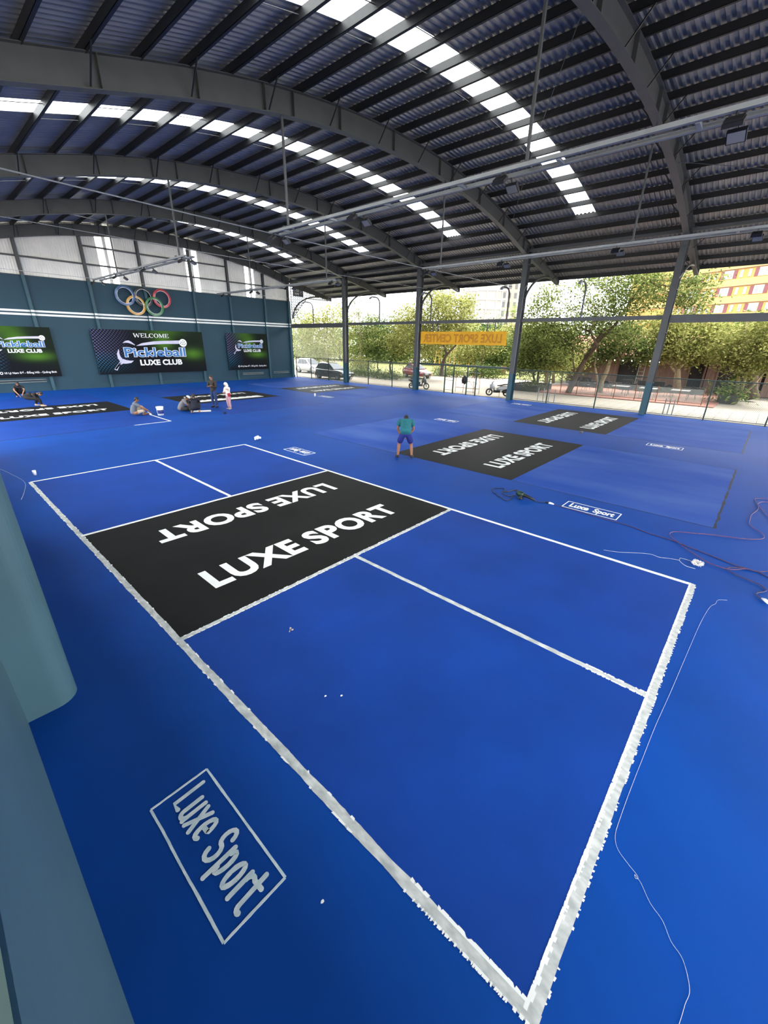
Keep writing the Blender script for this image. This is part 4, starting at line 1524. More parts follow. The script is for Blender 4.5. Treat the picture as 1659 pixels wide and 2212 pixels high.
MB().box(-0.4, 0.4, -0.55, 0.55, 0.70, 0.735).build('table_top', M_TOP, tb_)
for s in (-1, 1):
    for q in (-1, 1):
        MB().tube([(q * 0.32, s * 0.46, 0.70), (q * 0.32, s * 0.46, 0.0)], 0.012, 6).build('leg', M_BLK, tb_)
    MB().tube([(-0.32, s * 0.46, 0.12), (0.32, s * 0.46, 0.12)], 0.01, 6).build('foot_bar', M_BLK, tb_)
for k, (x, yy, lab) in enumerate(((35.0, 8.3, 'white table behind the glass railing nearest the forked tree'), (34.8, 6.4, 'white table half hidden by the column nearest the terrace'),
                                  (35.0, 4.45, 'white table nearest the planter box'))):
    o = tb_ if k == 0 else copy_tree(tb_)
    o.location = (x, yy, 0.005)
    tag(o, lab, 'table', 'white terrace tables')
gl = empty('glass_railing', (33.05, 7.5, 0))
tag(gl, 'low glass railing along the front of the terrace', 'railing')
GY = [12.1, 10.85, 9.5, 8.2, 6.83, 5.5, 4.2, 2.9]
for yy in GY:
    MB().box(33.02, 33.07, yy - 0.025, yy + 0.025, 0.005, 1.05).build('post', M_RUST, gl)
for a, b_ in zip(GY[1:], GY):
    MB().box(33.04, 33.05, a + 0.04, b_ - 0.04, 0.16, 1.0).build('pane', M_GLASS, gl)
    MB().box(33.03, 33.06, a + 0.025, b_ - 0.025, 0.1, 0.13).build('bottom_rail', M_RUST, gl)
pl = empty('planter_box', (36.5, 1.8, 0))
tag(pl, 'dark planter box with strappy plant at the terrace corner', 'planter')
b = MB()
b.box(36.15, 36.2, 1.3, 2.35, -0.05, 0.55).box(36.85, 36.9, 1.3, 2.35, -0.05, 0.55).box(36.2, 36.85, 1.3, 1.35, -0.05, 0.55).box(36.2, 36.85, 2.3, 2.35, -0.05, 0.55)
b.build('sides', M_DGREY, pl)
MB().box(36.2, 36.85, 1.35, 2.3, -0.05, 0.45).build('soil', M_BARK, pl)
pl = empty('planter_box', (33.3, 14.7, 0))
tag(pl, 'long dark concrete planter beside the low bushy tree', 'planter')
b = MB()
b.box(32.6, 32.75, 13.85, 16.4, -0.05, 0.45).box(35.6, 35.75, 13.85, 16.4, -0.05, 0.45).box(32.75, 35.6, 13.85, 14.0, -0.05, 0.45).box(32.75, 35.6, 16.25, 16.4, -0.05, 0.45)
b.build('sides', M_DGREY, pl)
MB().box(32.75, 35.6, 14.0, 16.25, -0.05, 0.36).build('soil', M_BARK, pl)
# steel hoop bollards just outside the fence
for k, (x, yy, lab) in enumerate(((27.0, 11.4, 'short steel pipe rack outside the fence near the scooter'), (26.9, 4.0, 'short steel pipe rack outside the fence near the terrace corner'))):
    o = empty('pipe_rack', (x, yy, 0))
    tag(o, lab, 'pipe rack', 'steel pipe racks')
    for j in range(4 if k == 0 else 3):
        MB().tube([(x - 0.2 * j * 0.6, yy - 0.42 * j * (1 if k == 0 else 0.55), -0.012), (x - 0.2 * j * 0.6, yy - 0.42 * j * (1 if k == 0 else 0.55), 0.85)], 0.03, 8).build('pipe', M_RAIL, o)
    MB().box(x - 0.5, x + 0.15, yy - (1.4 if k == 0 else 0.6), yy + 0.15, -0.012, 0.012).build('base_plate', M_RAIL, o)

# ---------------------------------------------------------------- hotel
M_HOT = mat('orange_render', srgb(248, 196, 104, 0.33), 0.85, var=0.05, scale=0.3)
M_HOTL = mat('pale_orange_band', srgb(250, 210, 136, 0.36), 0.85, var=0.05, scale=0.3)
M_PURP = mat('plum_panel', srgb(146, 84, 88, 0.45), 0.8, var=0.08, scale=2)
M_WFR = mat('white_window_frame', srgb(236, 234, 236, 0.4), 0.6, var=0.03, scale=4)
M_PANE = mat('grey_window_pane', srgb(150, 150, 152, 0.5), 0.2, var=0.2, scale=1.0)
P0 = at_t(1600, 640, 76.6)
hd = Vector((0.434, 0.901, 0)).normalized()
hn = Vector((-0.901, 0.434, 0))
ho = empty('hotel', (P0.x, P0.y, 0))
tag(ho, 'orange hotel block with plum panels and white windows', 'building')


def hp(s, d, z):
    return tuple(Vector((P0.x, P0.y, 0)) + hd * s + hn * d + Vector((0, 0, z)))


def hbox(name, s0, s1, d0, d1, z0, z1, m, par):
    return MB().add([hp(s0, d1, z0), hp(s1, d1, z0), hp(s1, d0, z0), hp(s0, d0, z0), hp(s0, d1, z1), hp(s1, d1, z1), hp(s1, d0, z1), hp(s0, d0, z1)], MB.BF).build(name, m, par)


hbox('body', -22, 24, -12, 0, -0.05, 24, M_HOT, ho)
for fl_ in range(7):
    zc = 4.9 + 2.9 * fl_
    hbox('band', -22, 24, 0, 0.12, zc + 0.85, zc + 2.05, M_HOTL, ho)
    hbox('sill_line', -22, 24, 0.12, 0.18, zc + 0.82, zc + 0.9, M_PURP, ho)
    if fl_ < 1 or fl_ > 5:
        continue
    for u0 in (-8.4, -2.6, 3.2, 9.0):
        hbox('plum_panel', u0 - 1.45, u0 - 0.85, 0, 0.06, zc - 0.7, zc + 0.7, M_PURP, ho)
        hbox('plum_panel', u0 + 0.85, u0 + 1.45, 0, 0.06, zc - 0.7, zc + 0.7, M_PURP, ho)
        w = hbox('window', u0 - 0.8, u0 + 0.8, 0, 0.08, zc - 0.7, zc + 0.7, M_WFR, ho)
        hbox('pane', u0 - 0.68, u0 - 0.08, 0.08, 0.1, zc - 0.58, zc + 0.58, M_PANE, w)
        hbox('pane', u0 + 0.08, u0 + 0.68, 0.08, 0.1, zc - 0.58, zc + 0.58, M_PANE, w)
        for e in (2.2, 3.6):
            w = hbox('window', u0 + e - 0.24, u0 + e + 0.24, 0, 0.08, zc - 0.6, zc + 0.6, M_WFR, ho)
            hbox('pane', u0 + e - 0.16, u0 + e + 0.16, 0.08, 0.1, zc - 0.52, zc + 0.52, M_PANE, w)

# ---------------------------------------------------------------- unfinished concrete block far away
M_CB = mat('grey_blockwork', srgb(206, 200, 190, 0.36), 0.9, var=0.12, scale=0.25)
M_CF = mat('white_concrete_frame', srgb(240, 238, 230, 0.4), 0.9, var=0.04, scale=1)
M_HOLE = mat('window_opening', srgb(120, 122, 124, 0.4), 0.8, var=0.1, scale=1)
Q0 = at_t(1000, 690, 160)
Q1 = at_t(1090, 690, 160)
cd = Vector((Q1.x - Q0.x, Q1.y - Q0.y, 0))
CLN = cd.length
cd.normalize()
cn = Vector((cd.y, -cd.x, 0))
if cn.dot(Vector((CAM_P.x - Q0.x, CAM_P.y - Q0.y, 0))) < 0:
    cn = -cn
cb = empty('unfinished_block', (Q0.x, Q0.y, 0))
tag(cb, 'unfinished concrete building far behind the trees', 'building')


def cbox(name, s0, s1, d0, d1, z0, z1, m, par):
    f = lambda s, d, z: tuple(Vector((Q0.x, Q0.y, 0)) + cd * s + cn * d + Vector((0, 0, z)))
    return MB().add([f(s0, d1, z0), f(s1, d1, z0), f(s1, d0, z0), f(s0, d0, z0), f(s0, d1, z1), f(s1, d1, z1), f(s1, d0, z1), f(s0, d0, z1)], MB.BF).build(name, m, par)


L_ = CLN
TOPZ = 26.0
cbox('main_block', 0.27 * L_, L_, -12, 0, -0.05, TOPZ, M_CB, cb)
cbox('low_block', 0.0, 0.27 * L_, -10, -0.3, -0.05, TOPZ - 3.4, M_CB, cb)
cbox('side_block', L_, L_ + 4.5, -11, -1.0, -0.05, TOPZ - 0.5, mat('brick_infill', srgb(226, 200, 180, 0.34), 0.9, var=0.08, scale=0.4), cb)
for k in range(9):
    z = TOPZ - 3.2 * k
    cbox('floor_beam', 0.27 * L_, L_, 0, 0.25, z - 0.25, z + 0.05, M_CF, cb)
    if k > 0:
        cbox('floor_beam', 0, 0.27 * L_, -0.3, -0.05, z - 0.45, z - 0.15, M_CF, cb)
    for s0 in (L_ + 0.6, L_ + 2.9):
        cbox('window_opening', s0, s0 + 1.0, -1.0, -0.9, z - 2.6, z - 0.7, M_HOLE, cb)
    cbox('window_opening', L_ - 1.7, L_ - 0.7, 0, 0.06, z - 2.6, z - 0.7, M_HOLE, cb)
for s in (0.28, 0.52, 0.75, 0.88, 0.99):
    cbox('frame_column', s * L_ - 0.2, s * L_ + 0.2, 0, 0.28, -0.05, TOPZ, M_CF, cb)
for s in (0.01, 0.14):
    cbox('frame_column', s * L_ - 0.2, s * L_ + 0.2, -0.3, -0.02, -0.05, TOPZ - 3.4, M_CF, cb)

# yellow playground frames in the park
M_YEL = mat('yellow_play_frame', srgb(226, 168, 60, 0.45), 0.6, var=0.1, scale=4)
for (u, x, lab) in ((958, 50, 'yellow playground frame seen right of the red car'), (1000, 52, 'yellow playground frame seen under the mirrored banner')):
    p = at_x(u, 800, x)
    o = empty('playground_frame', (p.x, p.y, 0))
    tag(o, lab, 'play frame', 'yellow play frames')
    for s in (-1.2, 1.2):
        for q in (-0.7, 0.7):
            MB().tube([(p.x + q, p.y + s, 0.0), (p.x + q * 0.2, p.y + s, 3.2)], 0.06, 6).build('leg', M_YEL, o)
    MB().tube([(p.x, p.y - 1.3, 3.2), (p.x, p.y + 1.3, 3.2)], 0.06, 6).build('top_bar', M_YEL, o)
    for s in (-0.5, 0.5):
        MB().tube([(p.x, p.y + s, 3.2), (p.x, p.y + s, 0.6)], 0.02, 5).build('rope', M_YEL, o)
    MB().box(p.x - 0.15, p.x + 0.15, p.y - 0.55, p.y + 0.55, 0.55, 0.62).build('swing_seat', M_YEL, o)
po = MB().lathe((49.0, 25.3, -0.05), [(0.2, 0), (0.42, 0.4), (0.44, 0.8), (0.3, 1.1), (0.34, 1.15)], 14).build('clay_pot', M_RUST, smooth=True)
tag(po, 'big brown clay pot in the park behind the scooter', 'pot')
# ---------------------------------------------------------------- vehicles
M_RUB = mat('tyre_rubber', srgb(24, 24, 25), 0.85, var=0.15, scale=20)
M_RIM = mat('alloy_rim', srgb(170, 172, 174, 0.6), 0.35, metal=0.6, var=0.1, scale=8)
M_CGL = mat('car_glass', srgb(44, 50, 54, 0.7), 0.08, var=0.1, scale=2, spec=0.8)
M_LAMP = mat('lamp_lens', srgb(220, 222, 224, 0.5), 0.15, var=0.05, scale=5)
M_TAIL = mat('tail_lens', srgb(140, 20, 20), 0.2, var=0.1, scale=5)
M_PLATE = mat('number_plate', srgb(236, 236, 230, 0.5), 0.5, var=0.03, scale=5)


def make_car(label, paint, loc, rz, L=4.5, W=1.82, H=1.62, suv=True):
    """front looks along +x of the car before it is turned"""
    c = empty('car', (0, 0, 0))
    tag(c, label, 'car', 'parked cars')
    hw = W / 2
    belt = 0.98 if suv else 0.92
    # stations: x, half width, z low, z top of the lower body
    st = [(-L / 2, hw * 0.80, 0.45, belt - 0.12), (-L / 2 + 0.12, hw * 0.93, 0.30, belt + 0.02), (-L / 2 + 0.6, hw, 0.26, belt + 0.04),
          (-0.6, hw, 0.24, belt), (0.5, hw, 0.24, belt - 0.02), (L / 2 - 1.15, hw, 0.25, belt - 0.04), (L / 2 - 0.6, hw * 0.98, 0.26, belt - 0.14),
          (L / 2 - 0.2, hw * 0.9, 0.28, belt - 0.24), (L / 2, hw * 0.72, 0.36, belt - 0.36)]

    def ring(x, w, z0, z1):
        h = z1 - z0
        r = [(w * 0.86, z0), (w * 0.97, z0 + h * 0.2), (w, z0 + h * 0.5), (w * 0.985, z0 + h * 0.8), (w * 0.90, z1 - 0.015), (w * 0.55, z1 + 0.02)]
        return [(x, a, b) for a, b in r] + [(x, -a, b) for a, b in reversed(r)]
    vs, fs = [], []
    for s in st:
        vs += ring(*s)
    n = 12
    for i in range(len(st) - 1):
        for j in range(n):
            fs.append((i * n + j, i * n + (j + 1) % n, (i + 1) * n + (j + 1) % n, (i + 1) * n + j))
    fs += [tuple(range(n))[::-1], tuple((len(st) - 1) * n + j for j in range(n))]
    MB().add(vs, fs).build('body', paint, c, smooth=True)
    # greenhouse
    xr0, xr1 = -L / 2 + 0.35, L / 2 - 1.35
    tr0, tr1 = xr0 + (0.35 if suv else 0.55), xr1 - 0.95
    gw, tw = hw * 0.90, hw * 0.70
    zt = H
    low = [(xr0, belt), (xr1, belt - 0.03)]
    pts = []
    m_ = 5
    for i in range(m_ + 1):
        t = i / m_
        xb = xr0 + (xr1 - xr0) * t
        xt = tr0 + (tr1 - tr0) * t
        bul = 0.05 * math.sin(PI * t)
        pts.append((xb, xt, zt - 0.06 + bul))
    vs, fs = [], []
    for xb, xt, z in pts:
        vs += [(xb, gw, belt - 0.02), (xt, tw, z - 0.05), (xt, tw * 0.75, z), (xt, -tw * 0.75, z), (xt, -tw, z - 0.05), (xb, -gw, belt - 0.02)]
    for i in range(m_):
        for j in range(5):
            a = i * 6 + j
            fs.append((a, a + 1, a + 7, a + 6))
    fs += [(5, 4, 3, 2, 1, 0), tuple(m_ * 6 + j for j in range(6))]
    MB().add(vs, fs).build('cabin', paint, c)
    # side windows proud of the cabin skin
    for sd in (1, -1):
        for t0, t1 in ((0.10, 0.36), (0.40, 0.64), (0.68, 0.92)):
            def sp(t, k):
                xb = xr0 + (xr1 - xr0) * t
                xt = tr0 + (tr1 - tr0) * t
                z1 = zt - 0.11 + 0.05 * math.sin(PI * t)
                z = belt + 0.02
                return (xb + (xt - xb) * k, sd * (gw + (tw - gw) * k + 0.008), z + (z1 - z) * k)
            q = [sp(t0, 0.06), sp(t1, 0.06), sp(t1, 0.9), sp(t0, 0.9)]
            MB().add(q + [(a, b_ + sd * 0.006, z) for a, b_, z in q], MB.BF).build('side_window', M_CGL, c)
    for (xb, xt, sg, nm) in ((xr1, tr1, 1, 'windscreen'), (xr0, tr0, -1, 'rear_window')):
        z1 = zt - 0.09
        q = [(xb + (xt - xb) * 0.08 + sg * 0.012, -gw * 0.9, belt + 0.05), (xb + (xt - xb) * 0.08 + sg * 0.012, gw * 0.9, belt + 0.05),
             (xb + (xt - xb) * 0.9 + sg * 0.012, tw * 0.86, z1 - 0.02), (xb + (xt - xb) * 0.9 + sg * 0.012, -tw * 0.86, z1 - 0.02)]
        MB().add(q + [(a + sg * 0.006, b_, z + 0.006) for a, b_, z in q], MB.BF).build(nm, M_CGL, c)
    R_ = 0.345 if suv else 0.31
    for x in (-L / 2 + 0.82, L / 2 - 0.88):
        for sd in (1, -1):
            w = MB().lathe((x, sd * (hw - 0.19), R_), [(R_ * 0.72, -0.11), (R_ * 0.97, -0.1), (R_, -0.06), (R_, 0.06), (R_ * 0.97, 0.1), (R_ * 0.72, 0.11)], 22, axis=(0, 1, 0)).build('wheel', M_RUB, c, smooth=True)
            rim = MB().lathe((x, sd * (hw - 0.19), R_), [(R_ * 0.7, 0.112), (R_ * 0.62, 0.118), (R_ * 0.2, 0.13), (R_ * 0.06, 0.135)] if sd > 0 else [(R_ * 0.06, -0.135), (R_ * 0.2, -0.13), (R_ * 0.62, -0.118), (R_ * 0.7, -0.112)], 18, axis=(0, 1, 0))
            rim.build('rim', M_RIM, w)
            MB().torus((x, sd * (hw - 0.01), R_ + 0.03), R_ + 0.045, 0.035, 24, 6, M=Matrix.Rotation(PI / 2, 3, 'X')).build('wheel_arch', M_DARK, c)
    for sd in (1, -1):
        MB().ell((L / 2 - 0.22, sd * hw * 0.68, belt - 0.31), (0.16, 0.17, 0.07), 10, 6).build('headlamp', M_LAMP, c)
        MB().ell((-L / 2 + 0.08, sd * hw * 0.72, belt - 0.08), (0.08, 0.14, 0.12), 10, 6).build('tail_lamp', M_TAIL, c)
        MB().ell((xr1 - 0.35, sd * (gw + 0.13), belt + 0.07), (0.09, 0.11, 0.07), 10, 6).build('mirror', paint, c)
        MB().bar((-0.4, sd * (hw + 0.0), belt - 0.16), (-0.2, sd * (hw + 0.0), belt - 0.16), 0.02, 0.03).build('door_handle', paint, c)
    MB().box(L / 2 - 0.04, L / 2 + 0.015, -hw * 0.5, hw * 0.5, 0.36, 0.58).build('grille', M_DARK, c)
    MB().box(L / 2 + 0.015, L / 2 + 0.025, -0.22, 0.22, 0.44, 0.55).build('number_plate', M_PLATE, c)
    c.location = loc
    c.rotation_euler = (0, 0, rz)
    return c


M_CBLK = mat('black_car_paint', srgb(14, 16, 18), 0.12, var=0.1, scale=2, coat=0.6, spec=0.6)
M_CWHT = mat('white_car_paint', srgb(238, 238, 236, 0.5), 0.25, var=0.03, scale=2, coat=0.5)
M_CRED = mat('maroon_car_paint', srgb(130, 26, 38, 0.75), 0.18, var=0.08, scale=2, coat=0.5)
make_car('black estate car parked against the fence', M_CBLK, (27.75, 33.1, -0.05), -PI / 2, 4.5, 1.84, 1.6)
make_car('white car parked behind the black car', M_CWHT, (31.6, 41.6, -0.05), -PI / 2, 4.4, 1.8, 1.66)
make_car('dark red hatchback parked in the yard behind the column', M_CRED, (36.4, 29.1, -0.05), math.atan2(-0.94, -0.36), 4.0, 1.72, 1.5, False)


def make_scooter(label, paint, loc, rz, name='scooter', sporty=False):
    c = empty(name, (0, 0, 0))
    tag(c, label, 'motorbike')
    for x in (0.64, -0.6):
        w = MB().torus((x, 0, 0.26), 0.21, 0.05, 24, 8, M=Matrix.Rotation(PI / 2, 3, 'X')).build('wheel', M_RUB, c, smooth=True)
        b = MB()
        for k in range(5):
            a = 2 * PI * k / 5
            b.bar((x, 0, 0.26), (x + 0.18 * math.cos(a), 0, 0.26 + 0.18 * math.sin(a)), 0.02, 0.03, up=(0, 1, 0))
        b.lathe((x, 0, 0.26), [(0.05, -0.04), (0.05, 0.04)], 12, axis=(0, 1, 0))
        b.build('spokes', M_RIM, w)
    for s in (-0.07, 0.07):
        MB().tube([(0.64, s, 0.26), (0.56, s, 0.5), (0.44, s, 0.78)], 0.02, 8).build('fork', M_DARK, c)
    # front shield, floor, tail
    def loft(secs, nm, m):
        vs, fs = [], []
        for (x, z, w, h) in secs:
            vs += [(x, w, z - h), (x, w, z + h * 0.5), (x, w * 0.5, z + h), (x, -w * 0.5, z + h), (x, -w, z + h * 0.5), (x, -w, z - h)]
        for i in range(len(secs) - 1):
            for j in range(6):
                fs.append((i * 6 + j, i * 6 + (j + 1) % 6, i * 6 + 6 + (j + 1) % 6, i * 6 + 6 + j))
        fs += [tuple(range(6))[::-1], tuple((len(secs) - 1) * 6 + j for j in range(6))]
        MB().add(vs, fs).build(nm, m, c, smooth=True)
    loft([(0.62, 0.62, 0.06, 0.06), (0.54, 0.72, 0.15, 0.16), (0.44, 0.76, 0.2, 0.2), (0.34, 0.7, 0.17, 0.22), (0.27, 0.55, 0.14, 0.2)], 'front_shield', paint)
    loft([(0.74, 0.50, 0.05, 0.02), (0.62, 0.53, 0.07, 0.04), (0.45, 0.5, 0.06, 0.04)], 'mudguard', paint)
    loft([(0.34, 0.34, 0.13, 0.09), (0.1, 0.33, 0.14, 0.08), (-0.15, 0.38, 0.13, 0.12)], 'footboard', M_DARK)
    loft([(0.12, 0.5, 0.09, 0.08), (-0.15, 0.56, 0.14, 0.14), (-0.5, 0.62, 0.15, 0.12), (-0.85, 0.72, 0.07, 0.05)], 'tail_body', paint)
    loft([(0.1, 0.74, 0.1, 0.03), (-0.15, 0.76, 0.14, 0.05), (-0.35, 0.82, 0.14, 0.05), (-0.7, 0.86, 0.09, 0.04)], 'seat', M_DARK)
    MB().tube([(0.36, -0.32, 1.02), (0.42, -0.15, 0.98), (0.43, 0, 0.94), (0.42, 0.15, 0.98), (0.36, 0.32, 1.02)], 0.018, 8).build('handlebar', M_DARK, c)
    loft([(0.52, 0.92, 0.06, 0.05), (0.45, 0.95, 0.13, 0.06), (0.38, 0.95, 0.1, 0.04)], 'handlebar_cowl', paint)
    MB().ell((0.6, 0, 0.76), (0.05, 0.1, 0.06), 10, 6).build('headlamp', M_LAMP, c)
    MB().ell((-0.86, 0, 0.68), (0.03, 0.07, 0.04), 8, 6).build('tail_lamp', M_TAIL, c)
    for s in (-1, 1):
        m = MB().tube([(0.40, s * 0.2, 0.99), (0.38, s * 0.26, 1.15)], 0.008, 6).build('mirror_stem', M_DARK, c)
        MB().ell((0.37, s * 0.29, 1.18), (0.015, 0.06, 0.04), 10, 6).build('mirror', M_DARK, m)
    MB().lathe((-0.45, -0.14, 0.3), [(0.05, -0.28), (0.06, -0.1), (0.05, 0.2), (0.03, 0.25)], 10, axis=(1, 0, 0)).build('exhaust', M_RIM, c, smooth=True)
    MB().ell((-0.45, 0, 0.34), (0.2, 0.1, 0.13), 10, 6).build('engine', M_DARK, c)
    MB().tube([(-0.1, 0.1, 0.3), (-0.14, 0.26, 0.0)], 0.012, 6).build('side_stand', M_DARK, c)
    c.location = loc
    c.rotation_euler = (0, 0, rz)
    return c


M_SIL = mat('silver_scooter_paint', srgb(206, 208, 210, 0.6), 0.25, metal=0.2, var=0.05, scale=3, coat=0.4)
make_scooter('silver scooter parked outside the fence by the green gate', M_SIL, (27.35, 14.55, -0.012), math.atan2(0.94, -0.33))
make_scooter('black and silver motorbike parked behind the column by the red car', M_DARK, (26.85, 21.5, -0.05), math.atan2(-0.9, 0.45))

# ---------------------------------------------------------------- lighting rails
for (x, y0, y1, lab) in ((8.2, -0.6, 13.62, 'long double lighting rail hung over the lined court'), (16.75, -0.6, 13.75, 'long double lighting rail hung over the court by the terrace'),
                         (8.2, 20.0, 33.0, 'double lighting rail hung before the teal wall above the rings'), (16.75, 20.0, 33.8, 'double lighting rail hung in front of the gable screen')):
    r = empty('lighting_rail', (x, (y0 + y1) / 2, 6.8))
    tag(r, lab, 'lighting rail', 'hung lighting rails')
    for s in (-0.19, 0.19):
        b = MB()
        z = 6.8
        b.box(x + s - 0.04, x + s + 0.04, y0, y1, z - 0.04, z - 0.034).box(x + s - 0.04, x + s - 0.034, y0, y1, z - 0.034, z + 0.03).box(x + s + 0.034, x + s + 0.04, y0, y1, z - 0.034, z + 0.03)
        b.build('rail', M_RAIL, r)
    k = y0 + 0.3
    while k < y1:
        MB().box(x - 0.15, x + 0.15, k - 0.03, k + 0.03, 6.75, 6.80).build('cross_piece', M_RAIL, r)
        k += 2.2
    for y in ([4.8, 12.85] if y0 < 10 else [20.97, 29.1]):
        MB().box(x - 0.03, x + 0.03, y - 0.025, y + 0.025, 6.86, rib_low(x)).build('hanger', M_STEEL, r)
        MB().box(x - 0.2, x + 0.2, y - 0.04, y + 0.04, 6.84, 6.88).build('hanger_plate', M_STEEL, r)
    ly = [13.4, 9.6, 5.2, 1.4] if y0 < 10 else [20.3, 24.6, 28.8, 32.8]
    for i, y in enumerate(ly):
        f = empty('floodlight', (x, y, 6.7))
        tag(f, ('floodlight under the ' + ('rail over the lined court' if x < 10 and y0 < 10 else 'rail over the terrace-side court' if y0 < 10 else 'rail above the rings' if x < 10 else 'rail by the gable screen')
                + ', ' + ('first', 'second', 'third', 'last')[i] + ' from the ' + ('far' if y0 < 10 else 'near') + ' end'), 'floodlight', 'floodlights on the rails')
        for s in (-1, 1):
            h = MB()
            h.bar((x + s * 0.26, y - 0.1, 6.62), (x + s * 0.34, y - 0.1, 6.5), 0.12, 0.2, up=(0, 1, 0))
            h = MB()
            rot = Matrix.Rotation(s * 0.6, 3, 'Y')
            cc = Vector((x + s * 0.28, y, 6.6))
            def hb(a, b2, c2, d2, e2, f2):
                return [tuple(cc + rot @ Vector(v)) for v in ((a, c2, e2), (b2, c2, e2), (b2, d2, e2), (a, d2, e2), (a, c2, f2), (b2, c2, f2), (b2, d2, f2), (a, d2, f2))]
            h.add(hb(-0.1, 0.1, -0.13, 0.13, -0.03, 0.03), MB.BF)
            for q in range(5):
                h.add(hb(-0.08 + 0.035 * q, -0.07 + 0.035 * q, -0.12, 0.12, 0.03, 0.06), MB.BF)
            hh = h.build('housing', M_DARK, f)
            MB().add(hb(-0.085, 0.085, -0.115, 0.115, -0.034, -0.03), MB.BF).build('lens', M_PANE, hh)
            MB().bar((x + s * 0.18, y, 6.78), (x + s * 0.28, y, 6.62), 0.05, 0.012, up=(0, 1, 0)).build('bracket', M_DARK, f)

# long conduits crossing the hall between the rails
for (y, z, x0, x1, lab) in ((13.55, 6.86, -2.3, 25.6, 'thin pipe crossing the hall at the end of the near rails'), (20.2, 7.15, -2.3, 25.6, 'thin pipe crossing the hall at the start of the far rails'),
                            (33.4, 7.0, -2.3, 25.6, 'thin pipe crossing the hall just before the teal wall')):
    c = MB().tube([(x0 + (x1 - x0) * k / 20, y, z - 0.1 * math.sin(PI * k / 20)) for k in range(21)], 0.017 if y < 15 else 0.012, 6).build('overhead_pipe', M_RAIL)
    tag(c, lab, kind='structure')
# wind-bracing rods under the roof
for (p, q, lab) in (((RIDGE - 4, 4.8), (RIDGE + 9, 12.85), 'slack bracing rod under the roof over the lined court'), ((25.5, 12.85), (30.6, 20.97), 'bracing rod under the eave over the banner'),
                    ((25.5, 4.8), (30.6, -3), 'bracing rod under the eave near the hotel'), ((20.5, 4.8), (25.5, -3), 'bracing rod in the roof bay nearest the photographer'),
                    ((4, 29.1), (13, 37), 'bracing rod in the last roof bay above the rings'), ((14, 29.1), (22, 37), 'bracing rod in the last roof bay over the window strips'),
                    ((25.5, 29.1), (30.6, 37), 'bracing rod under the eave over the black car')):
    pts = [(p[0] + (q[0] - p[0]) * k / 8, p[1] + (q[1] - p[1]) * k / 8) for k in range(9)]
    c = MB().tube([(x, y, roof_z(x) - 0.42) for x, y in pts], 0.01, 5).build('bracing_rod', M_STEEL)
    tag(c, lab, kind='structure')
ALB = 0.62
# ---------------------------------------------------------------- printed banners on the end wall
YB = WALLY - 0.24


